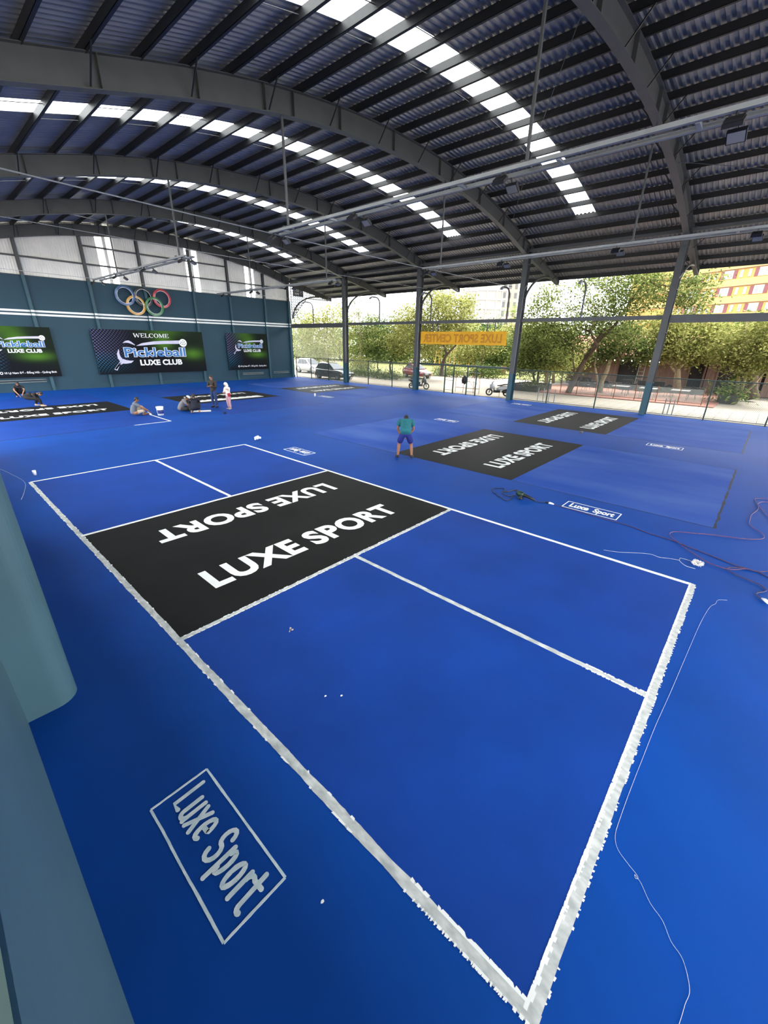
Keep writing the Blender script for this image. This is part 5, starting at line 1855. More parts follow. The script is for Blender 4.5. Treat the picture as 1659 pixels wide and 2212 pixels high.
def banner_mat(name, x0, w, z0, h, big):
    m = bpy.data.materials.new(name)
    m.use_nodes = True
    nt = m.node_tree
    L = nt.links
    bs = nt.nodes['Principled BSDF']
    bs.inputs['Roughness'].default_value = 0.6
    bs.inputs['Specular IOR Level'].default_value = 0.15
    tc = nt.nodes.new('ShaderNodeTexCoord')
    sp = nt.nodes.new('ShaderNodeSeparateXYZ')
    L.new(tc.outputs['Object'], sp.inputs[0])

    def M_(op, a, b=None, c=None, clamp=False):
        n = nt.nodes.new('ShaderNodeMath')
        n.operation = op
        n.use_clamp = clamp
        for i, q in enumerate((a, b, c)):
            if q is None:
                continue
            if isinstance(q, (int, float)):
                n.inputs[i].default_value = q
            else:
                L.new(q, n.inputs[i])
        return n.outputs[0]
    u = M_('DIVIDE', M_('SUBTRACT', sp.outputs['X'], x0), w)
    v = M_('DIVIDE', M_('SUBTRACT', sp.outputs['Z'], z0), h)

    def glow(cu, cv, su, sv, p=1.0):
        a = M_('DIVIDE', M_('SUBTRACT', u, cu), su)
        b = M_('DIVIDE', M_('SUBTRACT', v, cv), sv)
        d = M_('ADD', M_('MULTIPLY', a, a), M_('MULTIPLY', b, b))
        return M_('POWER', 2.718, M_('MULTIPLY', d, -p))
    if big:
        gl_ = M_('ADD', glow(0.60, 0.72, 0.08, 0.16), M_('ADD', glow(0.88, 0.45, 0.09, 0.12), M_('MULTIPLY', glow(0.62, 1.0, 0.16, 0.14), 0.6)), clamp=True)
        left = M_('SUBTRACT', 1.0, M_('MULTIPLY', u, 3.0), clamp=True)
        right = M_('MULTIPLY', M_('SUBTRACT', u, 0.62), 2.4, clamp=True)
        fu, fv = 240, 92
    else:
        gl_ = M_('ADD', glow(0.54, 0.70, 0.13, 0.16), M_('ADD', glow(0.74, 0.42, 0.2, 0.08), M_('MULTIPLY', glow(0.42, 1.0, 0.2, 0.22), 0.6)), clamp=True)
        left = M_('SUBTRACT', 1.0, M_('MULTIPLY', u, 2.6), clamp=True)
        right = M_('MULTIPLY', M_('SUBTRACT', u, 0.5), 1.6, clamp=True)
        fu, fv = 110, 92
    warp = M_('MULTIPLY', M_('SINE', M_('MULTIPLY', M_('ADD', u, v), 5.0)), 0.02)
    uu, vv = M_('ADD', u, warp), M_('ADD', v, M_('MULTIPLY', u, 0.25))
    dots = M_('MULTIPLY', M_('SINE', M_('MULTIPLY', uu, fu)), M_('SINE', M_('MULTIPLY', vv, fv)))
    dots = M_('GREATER_THAN', dots, 0.12)
    stripes = M_('GREATER_THAN', M_('SINE', M_('MULTIPLY', M_('ADD', M_('MULTIPLY', u, w / h), M_('MULTIPLY', v, 1.8)), 95)), 0.25)
    cy = nt.nodes.new('ShaderNodeValToRGB')
    cy.color_ramp.elements[0].position = 0.15
    cy.color_ramp.elements[0].color = srgb(40, 170, 220, ALB)
    cy.color_ramp.elements[1].position = 0.55
    cy.color_ramp.elements[1].color = srgb(120, 120, 170, ALB)
    L.new(v, cy.inputs['Fac'])

    def mix(fac, a, b):
        n = nt.nodes.new('ShaderNodeMix')
        n.data_type = 'RGBA'
        L.new(fac, n.inputs[0])
        for i, q in ((6, a), (7, b)):
            if isinstance(q, tuple):
                n.inputs[i].default_value = q
            else:
                L.new(q, n.inputs[i])
        return n.outputs[2]
    c = mix(gl_, srgb(10, 13, 22, 0.7), srgb(88, 140, 40, ALB))
    low = M_('MULTIPLY', v, 2.2, clamp=True)
    c = mix(M_('MULTIPLY', M_('MULTIPLY', M_('MULTIPLY', dots, left), 0.8), low), c, cy.outputs['Color'])
    c = mix(M_('MULTIPLY', M_('MULTIPLY', M_('MULTIPLY', stripes, right), 0.35), low), c, srgb(70, 110, 40, ALB))
    L.new(c, bs.inputs['Base Color'])
    return m


M_BTXT = mat('banner_blue_print', srgb(58, 138, 214), 0.5, var=0.08, scale=6)
M_BWHT = mat('banner_white_print', srgb(240, 240, 244), 0.5, var=0.04, scale=6)
M_BLAV = mat('banner_lilac_print', srgb(206, 204, 226), 0.5, var=0.06, scale=3)

# slab-serif capitals for the greeting: strokes (x0,y0,x1,y1,width)
SERIF = {
    'W': (1.35, [(0.1, 1, 0.38, 0, 0.17), (0.38, 0, 0.66, 0.95, 0.08), (0.66, 0.95, 0.94, 0, 0.17), (0.94, 0, 1.22, 1, 0.08)], [(0.0, 0.3, 1), (1.06, 1.36, 1)]),
    'E': (0.86, [(0.2, 0, 0.2, 1, 0.17), (0.12, 0.96, 0.76, 0.96, 0.08), (0.12, 0.04, 0.8, 0.04, 0.08), (0.2, 0.52, 0.58, 0.52, 0.08), (0.76, 1, 0.76, 0.72, 0.07), (0.8, 0, 0.8, 0.3, 0.07), (0.58, 0.65, 0.58, 0.38, 0.06)], [(0.04, 0.36, 1), (0.04, 0.36, 0)]),
    'L': (0.82, [(0.2, 0, 0.2, 1, 0.17), (0.12, 0.04, 0.76, 0.04, 0.08), (0.76, 0, 0.76, 0.32, 0.07)], [(0.04, 0.38, 1), (0.04, 0.36, 0)]),
    'C': (0.92, 'arc', []),
    'O': (1.0, 'ring', []),
    'M': (1.22, [(0.2, 0, 0.2, 1, 0.08), (0.22, 1, 0.6, 0.08, 0.17), (0.6, 0.08, 0.98, 1, 0.07), (1.0, 0, 1.0, 1, 0.17)], [(0.04, 0.32, 0), (0.04, 0.3, 1), (0.84, 1.18, 0), (0.9, 1.18, 1)]),
}


def serif_text(mb, s, fn, w, h):
    tot = sum(SERIF[c][0] for c in s)
    k = w / tot
    x = 0

    def seg(ax, ay, bx, by, wd):
        d = Vector((bx - ax, by - ay))
        d.normalize()
        n = Vector((-d.y, d.x)) * wd / 2
        q = [(ax + n.x, ay + n.y), (ax - n.x, ay - n.y), (bx - n.x, by - n.y), (bx + n.x, by + n.y)]
        mb.add([fn((x + a) * k, b * h) for a, b in q], [(0, 1, 2, 3)])
    for c in s:
        wd, st, sf = SERIF[c]
        if isinstance(st, str):
            a0, a1 = (45, 315) if st == 'arc' else (0, 360)
            n = 24
            vs, fs = [], []
            for i in range(n + 1):
                a = math.radians(a0 + (a1 - a0) * i / n)
                thick = 0.075 + 0.06 * abs(math.cos(a))
                for r in (1, -1):
                    vs.append(fn((x + wd * 0.5 + (0.38 + r * thick * 0.75) * math.cos(a)) * k, (0.5 + (0.47 + r * 0.04) * math.sin(a)) * h))
            fs = [(2 * i, 2 * i + 1, 2 * i + 3, 2 * i + 2) for i in range(n)]
            mb.add(vs, fs)
            if st == 'arc':
                seg(0.78, 0.68, 0.78, 1.0, 0.07)
        else:
            for q in st:
                seg(*q)
            for a, b, yy in sf:
                seg(a, 0.965 if yy else 0.035, b, 0.965 if yy else 0.035, 0.07)
        x += wd
    return mb


def make_banner(x0, w, label, big, wave):
    z0, h = 0.93, 3.12
    o = empty('wall_banner', (x0 + w / 2, YB, z0))
    tag(o, label, 'banner', 'printed banners on the teal wall')
    # cloth with a frame behind
    m = banner_mat('banner_print', x0, w, z0, h, big)
    vs, fs = [], []
    nx, nz = 24, 8
    for i in range(nx + 1):
        for j in range(nz + 1):
            e = 1 if 0 < i < nx and 0 < j < nz else 0
            vs.append((x0 + w * i / nx, YB + e * 0.008 * math.sin(i * 1.1 + j * 0.7 + wave), z0 + h * j / nz))
    for i in range(nx):
        for j in range(nz):
            a = i * (nz + 1) + j
            fs.append((a, a + nz + 1, a + nz + 2, a + 1))
    MB().add(vs, fs).build('cloth', m, o, smooth=True)
    b = MB()
    for q in ((x0, x0 + w, z0, z0 + 0.04), (x0, x0 + w, z0 + h - 0.04, z0 + h), (x0, x0 + 0.04, z0, z0 + h), (x0 + w - 0.04, x0 + w, z0, z0 + h)):
        b.box(q[0], q[1], YB + 0.02, YB + 0.058, q[2], q[3])
    b.build('frame', M_STEEL, o)
    s, ox, oz = (1.0, 0.08, 0.02) if big else (0.55, 0.055, 1.23)

    def F(d):
        return lambda x, y: (x0 + ox + x * s, YB - 0.012 - d, z0 + oz + y * s)
    T0, T1, T2 = F(0), F(0.003), F(0.006)

    def poly(pts, f, m_, nm):
        # filled outline built as a strip between its two sides
        n = len(pts)
        MB().add([f(*p) for p in pts], [tuple(range(n))]).build(nm, m_, o)
    if big:
        mb = MB()
        serif_text(mb, 'WELCOME', lambda x, y: (x0 + 2.75 + x, YB - 0.014, z0 + 2.6 + y), 2.62, 0.3)
        mb.build('greeting_lettering', M_BWHT, o)
    vsb, _ = text_geo('Pickleball', 0.03, 1.0)
    mb = MB()
    text_mb(mb, 'Pickleball', lambda x, y: T1(1.80 + x, 1.16 + y), 4.66, 0.72, 0.055)
    mb.build('name_outline', M_BWHT, o)
    mb = MB()
    text_mb(mb, 'Pickleball', lambda x, y: T2(1.83 + x, 1.185 + y), 4.6, 0.67, 0.022)
    mb.build('name_lettering', M_BTXT, o)
    mb = MB()
    text_mb(mb, 'LUXE CLUB', lambda x, y: T1(2.8 + x, 0.55 + y), 3.24, 0.43, 0.04)
    mb.build('club_lettering', M_BWHT, o)
    # ball with holes, swoosh, paddle
    c_ = (6.35, 2.23)
    poly([(c_[0] + 0.31 * math.cos(PI * k / 12), c_[1] + 0.3 * math.sin(PI * k / 12)) for k in range(24)], T1, M_BWHT, 'ball_print')
    mb = MB()
    for hx, hy in ((0, 0), (0.13, 0.08), (-0.13, 0.06), (0.06, -0.14), (-0.08, -0.12), (0.02, 0.17), (0.17, -0.07), (-0.2, -0.04)):
        mb.add([T2(c_[0] + hx + 0.035 * math.cos(PI * k / 4), c_[1] + hy + 0.04 * math.sin(PI * k / 4)) for k in range(8)], [tuple(range(8))])
    mb.build('ball_holes', M_DARK, o)

    def band(up, lo, nm):
        n = len(up)
        MB().add([T0(*p) for p in up] + [T0(*p) for p in lo], [(i, i + 1, n + i + 1, n + i) for i in range(n - 1)]).build(nm, M_BLAV, o)
    band([(2.77, 2.0), (3.19, 2.18), (4.07, 2.32), (4.97, 2.37), (6.12, 2.41)], [(2.75, 1.98), (3.32, 2.02), (4.02, 2.09), (4.93, 2.14), (6.1, 2.15)], 'swoosh_print')
    band([(1.86, 2.18), (1.98, 2.28), (2.11, 2.34), (2.28, 2.36), (2.46, 2.26), (2.68, 2.05)], [(1.88, 2.16), (1.98, 2.2), (2.12, 2.2), (2.26, 2.18), (2.42, 2.12), (2.64, 2.02)], 'paddle_top_print')
    band([(1.47, 1.74), (1.3, 1.43), (1.3, 1.1), (1.41, 0.89), (0.9, 0.32)], [(1.5, 1.72), (1.47, 1.42), (1.5, 1.22), (1.6, 1.08), (1.1, 0.23)], 'paddle_print')
    band([(1.5, 0.98), (1.62, 1.06), (1.87, 0.96), (2.1, 0.92), (2.35, 0.92)], [(1.42, 0.62), (1.56, 0.72), (1.82, 0.71), (2.16, 0.76), (2.33, 0.88)], 'paddle_rim_print')
    band([(1.36, 0.8), (0.96, 0.36)], [(1.44, 0.74), (1.06, 0.3)], 'grip_print')
    if not big:
        mb = MB()
        text_mb(mb, '10 Lý Nam Đế - Đồng Hới - Quảng Bình', lambda x, y: (x0 + w - 3.0 + x, YB - 0.014, z0 + 0.2 + y), 2.75, 0.2, 0.012)
        mb.build('address_lettering', M_BWHT, o)['kind'] = 'stuff'
        mb = MB()
        for k in range(14):
            a, a2 = 2 * PI * k / 14, 2 * PI * (k + 1) / 14
            cx, cz = x0 + w - 3.16, z0 + 0.3
            mb.add([(cx + r * math.cos(t), YB - 0.014, cz + r * math.sin(t)) for r, t in ((0.05, a), (0.085, a), (0.085, a2), (0.05, a2))], [(0, 1, 2, 3)])
        mb.build('pin_print', M_BWHT, o)
    return o


make_banner(8.22, 8.15, 'wide welcome banner under the linked rings', True, 0.3)
make_banner(18.55, 4.1, 'square club banner nearest the open side', False, 1.1)
make_banner(1.78, 4.1, 'square club banner half out of view', False, 2.0)

# ---------------------------------------------------------------- linked rings
RM = Matrix.Rotation(PI / 2, 3, 'X')
rg = empty('linked_rings', (12.2, WALLY, 6.0))
tag(rg, 'five linked coloured rings mounted on the teal wall', 'emblem')
for (x, z, col_, nm, dy) in ((10.93, 6.36, (58, 104, 160), 'blue', 0.0), (12.21, 6.36, (26, 28, 34), 'black', 0.05), (13.53, 6.36, (206, 40, 62), 'red', 0.0),
                             (11.57, 5.76, (236, 176, 62), 'yellow', 0.02), (12.86, 5.76, (44, 132, 66), 'green', -0.03)):
    m = mat('%s_ring_enamel' % nm, srgb(*col_), 0.3, var=0.05, scale=3, coat=0.3)
    o = MB()
    n = 48
    vs, fs = [], []
    yy = WALLY - 0.3 + dy
    for i in range(n):
        a = 2 * PI * i / n
        tilt = dy + 0.04 * math.sin(a * 2)
        for r, y in ((0.515, yy - 0.07), (0.665, yy - 0.07), (0.665, yy + 0.07), (0.515, yy + 0.07)):
            vs.append((x + r * math.cos(a), y + tilt * 0.6, z + r * math.sin(a)))
    for i in range(n):
        i2 = (i + 1) % n
        for j in range(4):
            fs.append((i * 4 + j, i2 * 4 + j, i2 * 4 + (j + 1) % 4, i * 4 + (j + 1) % 4))
    o.add(vs, fs)
    r_ = o.build('ring', m, rg)
    r_['label'] = nm + ' ring'
    o = MB().torus((x, yy - 0.08 + 0.0 * dy, z), 0.52, 0.014, 48, 6, M=RM).build('inner_bead', M_BWHT, r_)
for (x, z) in ((10.93, 7.0), (13.53, 7.0), (12.21, 5.72)):
    MB().box(x - 0.03, x + 0.03, WALLY - 0.3, WALLY - 0.004, z - 0.03, z + 0.03).build('bracket', M_STEEL, rg)
# ---------------------------------------------------------------- people
M_SKIN = mat('skin', srgb(196, 142, 112), 0.55, var=0.06, scale=8)
M_SKIND = mat('tanned_skin', srgb(172, 116, 84), 0.55, var=0.06, scale=8)
M_HAIR = mat('black_hair', srgb(22, 20, 22), 0.5, var=0.2, scale=30)
M_EYE = mat('dark_eye', srgb(24, 18, 16), 0.3, var=0.1, scale=9)
M_LIP = mat('lip', srgb(158, 92, 82), 0.5, var=0.05, scale=9)


def skin_graph(nodes, edges, sub=2, root=0):
    """grow a smooth surface on a stick figure"""
    me = bpy.data.meshes.new('skin')
    me.from_pydata([tuple(n[0]) for n in nodes], edges, [])
    ob = bpy.data.objects.new('skin', me)
    md = ob.modifiers.new('skin', 'SKIN')
    md.branch_smoothing = 0.6
    sv = me.skin_vertices[0].data
    for i, n in enumerate(nodes):
        r = n[1]
        sv[i].radius = (r, r) if not isinstance(r, tuple) else r
        sv[i].use_root = (i == root)
    s = ob.modifiers.new('sub', 'SUBSURF')
    s.levels = sub
    s.render_levels = sub
    vs, fs, me = evaluate(ob)
    bpy.data.meshes.remove(me)
    return vs, fs


def head_geo(mb, c, fwd, up, k=1.0):
    """head with face: skull, jaw, nose, ears, eyes, brows, mouth"""
    f = Vector(fwd).normalized()
    u = Vector(up)
    r = f.cross(u).normalized()
    u = r.cross(f).normalized()
    B = Matrix((r, f, u)).transposed()
    n, m = 16, 12
    vs, fs = [], []
    for i in range(m + 1):
        ph = PI * i / m
        for j in range(n):
            t = 2 * PI * j / n
            x, y, z = math.sin(ph) * math.cos(t), math.sin(ph) * math.sin(t), math.cos(ph)
            # narrow jaw, flat face, long back of the skull
            w = 0.074 * (1 - 0.25 * max(0, -z) ** 1.5)
            d = 0.095 if y < 0 else 0.088
            yy = y * d + (0.012 * max(0, -z) if y > 0 else 0.03 * max(0, -z))
            vs.append(tuple(Vector(c) + B @ (Vector((x * w, yy, z * 0.118)) * k)))
    for i in range(m):
        for j in range(n):
            fs.append((i * n + j, (i + 1) * n + j, (i + 1) * n + (j + 1) % n, i * n + (j + 1) % n))
    mb.cur = 0
    mb.add(vs, fs)
    g = lambda x, y, z: Vector(c) + B @ (Vector((x, y, z)) * k)
    mb.add([g(-0.014, 0.088, -0.028), g(0.014, 0.088, -0.028), g(0, 0.116, -0.026), g(0, 0.09, 0.016), g(0, 0.094, -0.036)], [(0, 2, 3), (2, 1, 3), (0, 4, 2), (4, 1, 2)])
    for s in (-1, 1):
        mb.ell(g(s * 0.076, -0.008, -0.008), (0.012 * k, 0.022 * k, 0.032 * k), 8, 6, B)
        mb.cur = 1
        mb.ell(g(s * 0.031, 0.078, 0.006), (0.014 * k, 0.008 * k, 0.007 * k), 8, 6, B)
        mb.ell(g(s * 0.031, 0.080, 0.026), (0.02 * k, 0.008 * k, 0.005 * k), 8, 4, B)
        mb.cur = 0
    mb.cur = 2
    mb.ell(g(0, 0.086, -0.055), (0.024 * k, 0.008 * k, 0.008 * k), 8, 6, B)
    mb.cur = 0
    return B


def hand_geo(mb, w, d, palm, k=1.0, curl=0.5, flip=1):
    """palm and five fingers from the wrist w along d; palm = palm normal"""
    d = Vector(d).normalized()
    p = Vector(palm)
    p = (p - d * p.dot(d)).normalized()
    s = d.cross(p).normalized() * flip
    w = Vector(w)
    c = w + d * 0.05 * k
    B = Matrix((s, d, p)).transposed()
    mb.ell(c, (0.042 * k, 0.056 * k, 0.02 * k), 10, 8, B)
    for i, (o, ln) in enumerate(((-0.031, 0.062), (-0.011, 0.074), (0.010, 0.070), (0.030, 0.055))):
        b = c + s * o * k + d * 0.04 * k
        q = b + (d * math.cos(curl * 0.5) + p * math.sin(curl * 0.5)) * ln * 0.55 * k
        e = q + (d * math.cos(curl * 1.5) + p * math.sin(curl * 1.5)) * ln * 0.5 * k
        mb.tube([b, q, e], [0.0095 * k, 0.0088 * k, 0.0068 * k], 6)
    b = w + d * 0.02 * k - s * 0.03 * k
    q = b + (d * 0.6 - s * 0.8 + p * 0.2).normalized() * 0.035 * k
    e = q + (d * 0.85 - s * 0.2 + p * 0.45).normalized() * 0.03 * k
    mb.tube([b, q, e], [0.012 * k, 0.011 * k, 0.008 * k], 6)


def foot_geo(mb, ank, toe, k=1.0, r=0.042, sole=None):
    a, t = Vector(ank), Vector(toe)
    d = t - a
    d.z = 0
    d.normalize()
    s = Vector((-d.y, d.x, 0))
    B = Matrix((s, d, Vector((0, 0, 1)))).transposed()
    z = max(0.04 * k, 0.03)
    base = Vector((a.x, a.y, 0))
    mb.ell(base + d * 0.07 * k + Vector((0, 0, z + t.z)), (r * k, 0.125 * k, 0.036 * k), 12, 8, B)
    mb.ell(base + d * 0.0 + Vector((0, 0, z + 0.014 + t.z)), (r * 0.85 * k, 0.06 * k, 0.045 * k), 10, 8, B)


def lerp(a, b, t):
    return tuple(Vector(a).lerp(Vector(b), t))


def person(label, loc, rz, J, top, legs, skin=M_SKIN, sleeve='short', pants='long', feet='bare', shoe=None, hair=M_HAIR, cap=None, hood=None, k=1.0, girth=1.0, group='people in the hall', belly=1.0, curl=0.6):
    """J: joints in metres, x right, y forward, z up"""
    o = empty('person', (0, 0, 0))
    tag(o, label, 'person', group)
    g = girth
    pel, wst, chs, nck, hd_ = J['pelvis'], J['waist'], J['chest'], J['neck'], J['head']
    nodes = [(pel, 0.10), (wst, 0.09), (chs, 0.092), (nck, 0.052), (lerp(nck, hd_, 0.6), 0.052)]
    edges = [(0, 1), (1, 2), (2, 3), (3, 4)]

    def chain(parent, pts):
        last = parent
        for p, r in pts:
            nodes.append((p, r))
            edges.append((last, len(nodes) - 1))
            last = len(nodes) - 1
    for s in 'LR':
        sh, el, wr = J['sh' + s], J['el' + s], J['wr' + s]
        chain(2, [(sh, 0.05), (lerp(sh, el, 0.55), 0.047), (el, 0.038), (lerp(el, wr, 0.35), 0.040), (wr, 0.026)])
        hp_, kn, an = J['hip' + s], J['kn' + s], J['an' + s]
        chain(0, [(hp_, 0.092 * g), (lerp(hp_, kn, 0.5), 0.076 * g), (kn, 0.056), (lerp(kn, an, 0.35), 0.056), (an, 0.036)])
    vs, fs = skin_graph(nodes, edges)
    mb = MB()
    mb.add(vs, fs)
    B = head_geo(mb, hd_, J['look'], J.get('hup', (0, 0, 1)))
    for s in 'LR':
        el, wr = Vector(J['el' + s]), Vector(J['wr' + s])
        d = J.get('hd' + s) or (wr - el)
        hand_geo(mb, wr, d, J.get('palm' + s, (0, 0.3, -1)), 1.0, curl, 1 if s == 'R' else -1)
        foot_geo(mb, J['an' + s], J['toe' + s])
    mb.build('body', None, o, smooth=True, mats=[skin, M_EYE, M_LIP])
    # upper garment
    e = 0.014
    loose = 1.12
    tn = [(lerp(pel, wst, -0.55 if sleeve == 'short' else -0.7), 0.15 * g), (lerp(pel, wst, 0.35), 0.152 * g), (chs, 0.16 * g), (lerp(chs, nck, 0.5), 0.14 * min(g, 1.15)), (lerp(chs, nck, 0.98), 0.075)]
    te = [(0, 1), (1, 2), (2, 3), (3, 4)]

    def tchain(parent, pts):
        last = parent
        for p, r in pts:
            tn.append((p, r))
            te.append((last, len(tn) - 1))
            last = len(tn) - 1
    for s in 'LR':
        sh, el, wr = J['sh' + s], J['el' + s], J['wr' + s]
        if sleeve == 'long':
            tchain(3, [(sh, 0.08 * g), (lerp(sh, el, 0.5), 0.066 * g), (el, 0.058), (lerp(el, wr, 0.5), 0.054), (lerp(el, wr, 0.93), 0.045)])
        else:
            tchain(3, [(sh, 0.084 * g), (lerp(sh, el, 0.35), 0.074 * g), (lerp(sh, el, 0.7), 0.07 * g)])
    MB().add(*skin_graph(tn, te)).build('jacket' if sleeve == 'long' else 'shirt', top, o, smooth=True)
    # trousers or shorts
    pn = [(lerp(pel, wst, 0.7), 0.128 * g), (pel, 0.14 * g)]
    pe = [(0, 1)]
    for s in 'LR':
        hp_, kn, an = J['hip' + s], J['kn' + s], J['an' + s]
        gl_ = min(g, 1.12)
        pts = [(hp_, 0.112 * gl_), (lerp(hp_, kn, 0.5), 0.1 * gl_)]
        if pants == 'short':
            pts += [(lerp(hp_, kn, 0.96), 0.092 * gl_)]
        else:
            pts += [(kn, 0.078), (lerp(kn, an, 0.45), 0.072), (lerp(kn, an, 0.92), 0.062)]
        last = 1
        for p, r in pts:
            pn.append((p, r))
            pe.append((last, len(pn) - 1))
            last = len(pn) - 1
    MB().add(*skin_graph(pn, pe, root=1)).build('shorts' if pants == 'short' else 'trousers', legs, o, smooth=True)
    if feet != 'bare':
        for s in 'LR':
            mb = MB()
            foot_geo(mb, J['an' + s], J['toe' + s], 1.12, 0.046)
            mb.build('shoe', shoe, o, smooth=True)
    hc = Vector(hd_)
    f, u = B @ Vector((0, 1, 0)), B @ Vector((0, 0, 1))
    if hood is not None:
        mb = MB()
        mb.ell(hc - f * 0.025 + u * 0.01, (0.118, 0.125, 0.15), 14, 10, B)
        mb.ell(Vector(lerp(nck, hd_, 0.25)) - f * 0.02, (0.13, 0.12, 0.1), 12, 8, B)
        mb.build('hood', hood, o, smooth=True)
        mb = MB()
        mb.ell(hc + f * 0.07 - u * 0.005, (0.066, 0.045, 0.095), 12, 8, B)
        mb.build('face_opening', skin, o, smooth=True)
    elif cap is not None:
        mb = MB()
        vs, fs = [], []
        for i in range(6):
            ph = PI * 0.5 * i / 5
            for j in range(14):
                t = 2 * PI * j / 14
                vs.append(tuple(hc + B @ Vector((math.sin(ph) * math.cos(t) * 0.09, math.sin(ph) * math.sin(t) * 0.107, math.cos(ph) * 0.10 + 0.032))))
        for i in range(5):
            for j in range(14):
                fs.append((i * 14 + j, (i + 1) * 14 + j, (i + 1) * 14 + (j + 1) % 14, i * 14 + (j + 1) % 14))
        mb.add(vs, fs)
        mb.build('cap', cap, o, smooth=True)
        MB().ell(hc + f * 0.13 + u * 0.03, (0.07, 0.07, 0.008), 12, 6, B).build('cap_peak', cap, o, smooth=True)
        MB().ell(hc - f * 0.03 + u * 0.0, (0.08, 0.085, 0.085), 12, 8, B).build('hair', hair, o, smooth=True)
    else:
        mb = MB()
        mb.ell(hc - f * 0.02 + u * 0.03, (0.083, 0.098, 0.102), 14, 10, B)
        mb.ell(hc - f * 0.05 + u * 0.0, (0.078, 0.066, 0.09), 12, 8, B)
        mb.build('hair', hair, o, smooth=True)
    o.location = loc
    o.rotation_euler = (0, 0, rz)
    o.scale = (k, k, k)
    return o


def head_to(p, q):
    """heading so that local +y points along p -> q"""
    return math.atan2(-(q[0] - p[0]), q[1] - p[1])


C_TEAL = mat('teal_tee', srgb(20, 118, 128), 0.8, var=0.1, scale=12, bump=0.3, bscale=15)
C_NAVY = mat('blue_shorts', srgb(16, 32, 130), 0.8, var=0.12, scale=12, bump=0.3, bscale=15)
C_DARK = mat('charcoal_cloth', srgb(44, 46, 52), 0.85, var=0.12, scale=12)
C_BLK = mat('black_cloth', srgb(18, 20, 26), 0.85, var=0.2, scale=12)
C_GREY = mat('grey_tee', srgb(120, 130, 142), 0.85, var=0.08, scale=12)
C_GREY2 = mat('warm_grey_tee', srgb(142, 142, 148), 0.85, var=0.08, scale=12)
C_KHAKI = mat('khaki_cloth', srgb(206, 190, 170), 0.85, var=0.08, scale=12)
C_MIDN = mat('midnight_cloth', srgb(18, 20, 44), 0.85, var=0.12, scale=12)
C_BROWN = mat('brown_jacket_cloth', srgb(52, 42, 34), 0.75, var=0.25, scale=10)
C_JEAN = mat('jean_cloth', srgb(38, 66, 118), 0.85, var=0.12, scale=12)
C_CREAM = mat('cream_fleece', srgb(238, 226, 212), 0.95, var=0.06, scale=20, bump=0.5, bscale=60)
C_PINK = mat('pink_cloth', srgb(226, 178, 184), 0.9, var=0.06, scale=12)
C_REDB = mat('red_cloth', srgb(196, 40, 62), 0.7, var=0.08, scale=12)
C_FLIP = mat('sandal_rubber', srgb(40, 36, 48), 0.7, var=0.1, scale=12)
C_WCAP = mat('white_cotton', srgb(236, 236, 236), 0.85, var=0.05, scale=12)

# man bending over by the court, seen from behind
pm = (8.83, 8.18, 0.0)
person('man bending forward in a teal tee and blue shorts beside the black kitchen', pm, head_to((CAM_P.x, CAM_P.y), pm),
       dict(pelvis=(0, -0.10, 0.86), waist=(0, 0.05, 0.99), chest=(0, 0.27, 1.10), neck=(0, 0.45, 1.14), head=(0, 0.58, 1.16), look=(0, 0.55, -0.85),
            shL=(-0.185, 0.33, 1.14), elL=(-0.27, 0.36, 0.88), wrL=(-0.17, 0.38, 0.66), shR=(0.185, 0.33, 1.14), elR=(0.26, 0.36, 0.88), wrR=(0.08, 0.36, 0.66),
            hipL=(-0.10, -0.08, 0.80), knL=(-0.20, -0.01, 0.46), anL=(-0.23, -0.06, 0.08), toeL=(-0.30, 0.15, 0.012),
            hipR=(0.10, -0.08, 0.80), knR=(0.19, -0.01, 0.46), anR=(0.22, -0.06, 0.08), toeR=(0.26, 0.15, 0.012)),
       C_TEAL, C_NAVY, M_SKIND, pants='short', feet='shoes', shoe=C_FLIP, girth=1.32)

# squatting pose shared by several figures
SQ = dict(pelvis=(0, -0.20, 0.26), waist=(0, -0.14, 0.42), chest=(0, -0.02, 0.60), neck=(0, 0.10, 0.72), head=(0, 0.18, 0.80), look=(0, 0.8, -0.6),
          shL=(-0.18, 0.02, 0.64), elL=(-0.24, 0.26, 0.44), wrL=(-0.10, 0.42, 0.24), shR=(0.18, 0.02, 0.64), elR=(0.24, 0.26, 0.44), wrR=(0.08, 0.46, 0.16),
          hipL=(-0.10, -0.18, 0.25), knL=(-0.22, 0.18, 0.46), anL=(-0.18, -0.04, 0.08), toeL=(-0.2, 0.2, 0.0),
          hipR=(0.10, -0.18, 0.25), knR=(0.22, 0.18, 0.46), anR=(0.18, -0.04, 0.08), toeR=(0.2, 0.2, 0.0))
person('person in a charcoal tee squatting at the foot of the teal wall', (2.95, 33.95, 0), head_to((2.95, 33.95), (2.2, 25)), SQ, C_DARK, C_BLK, girth=1.08)
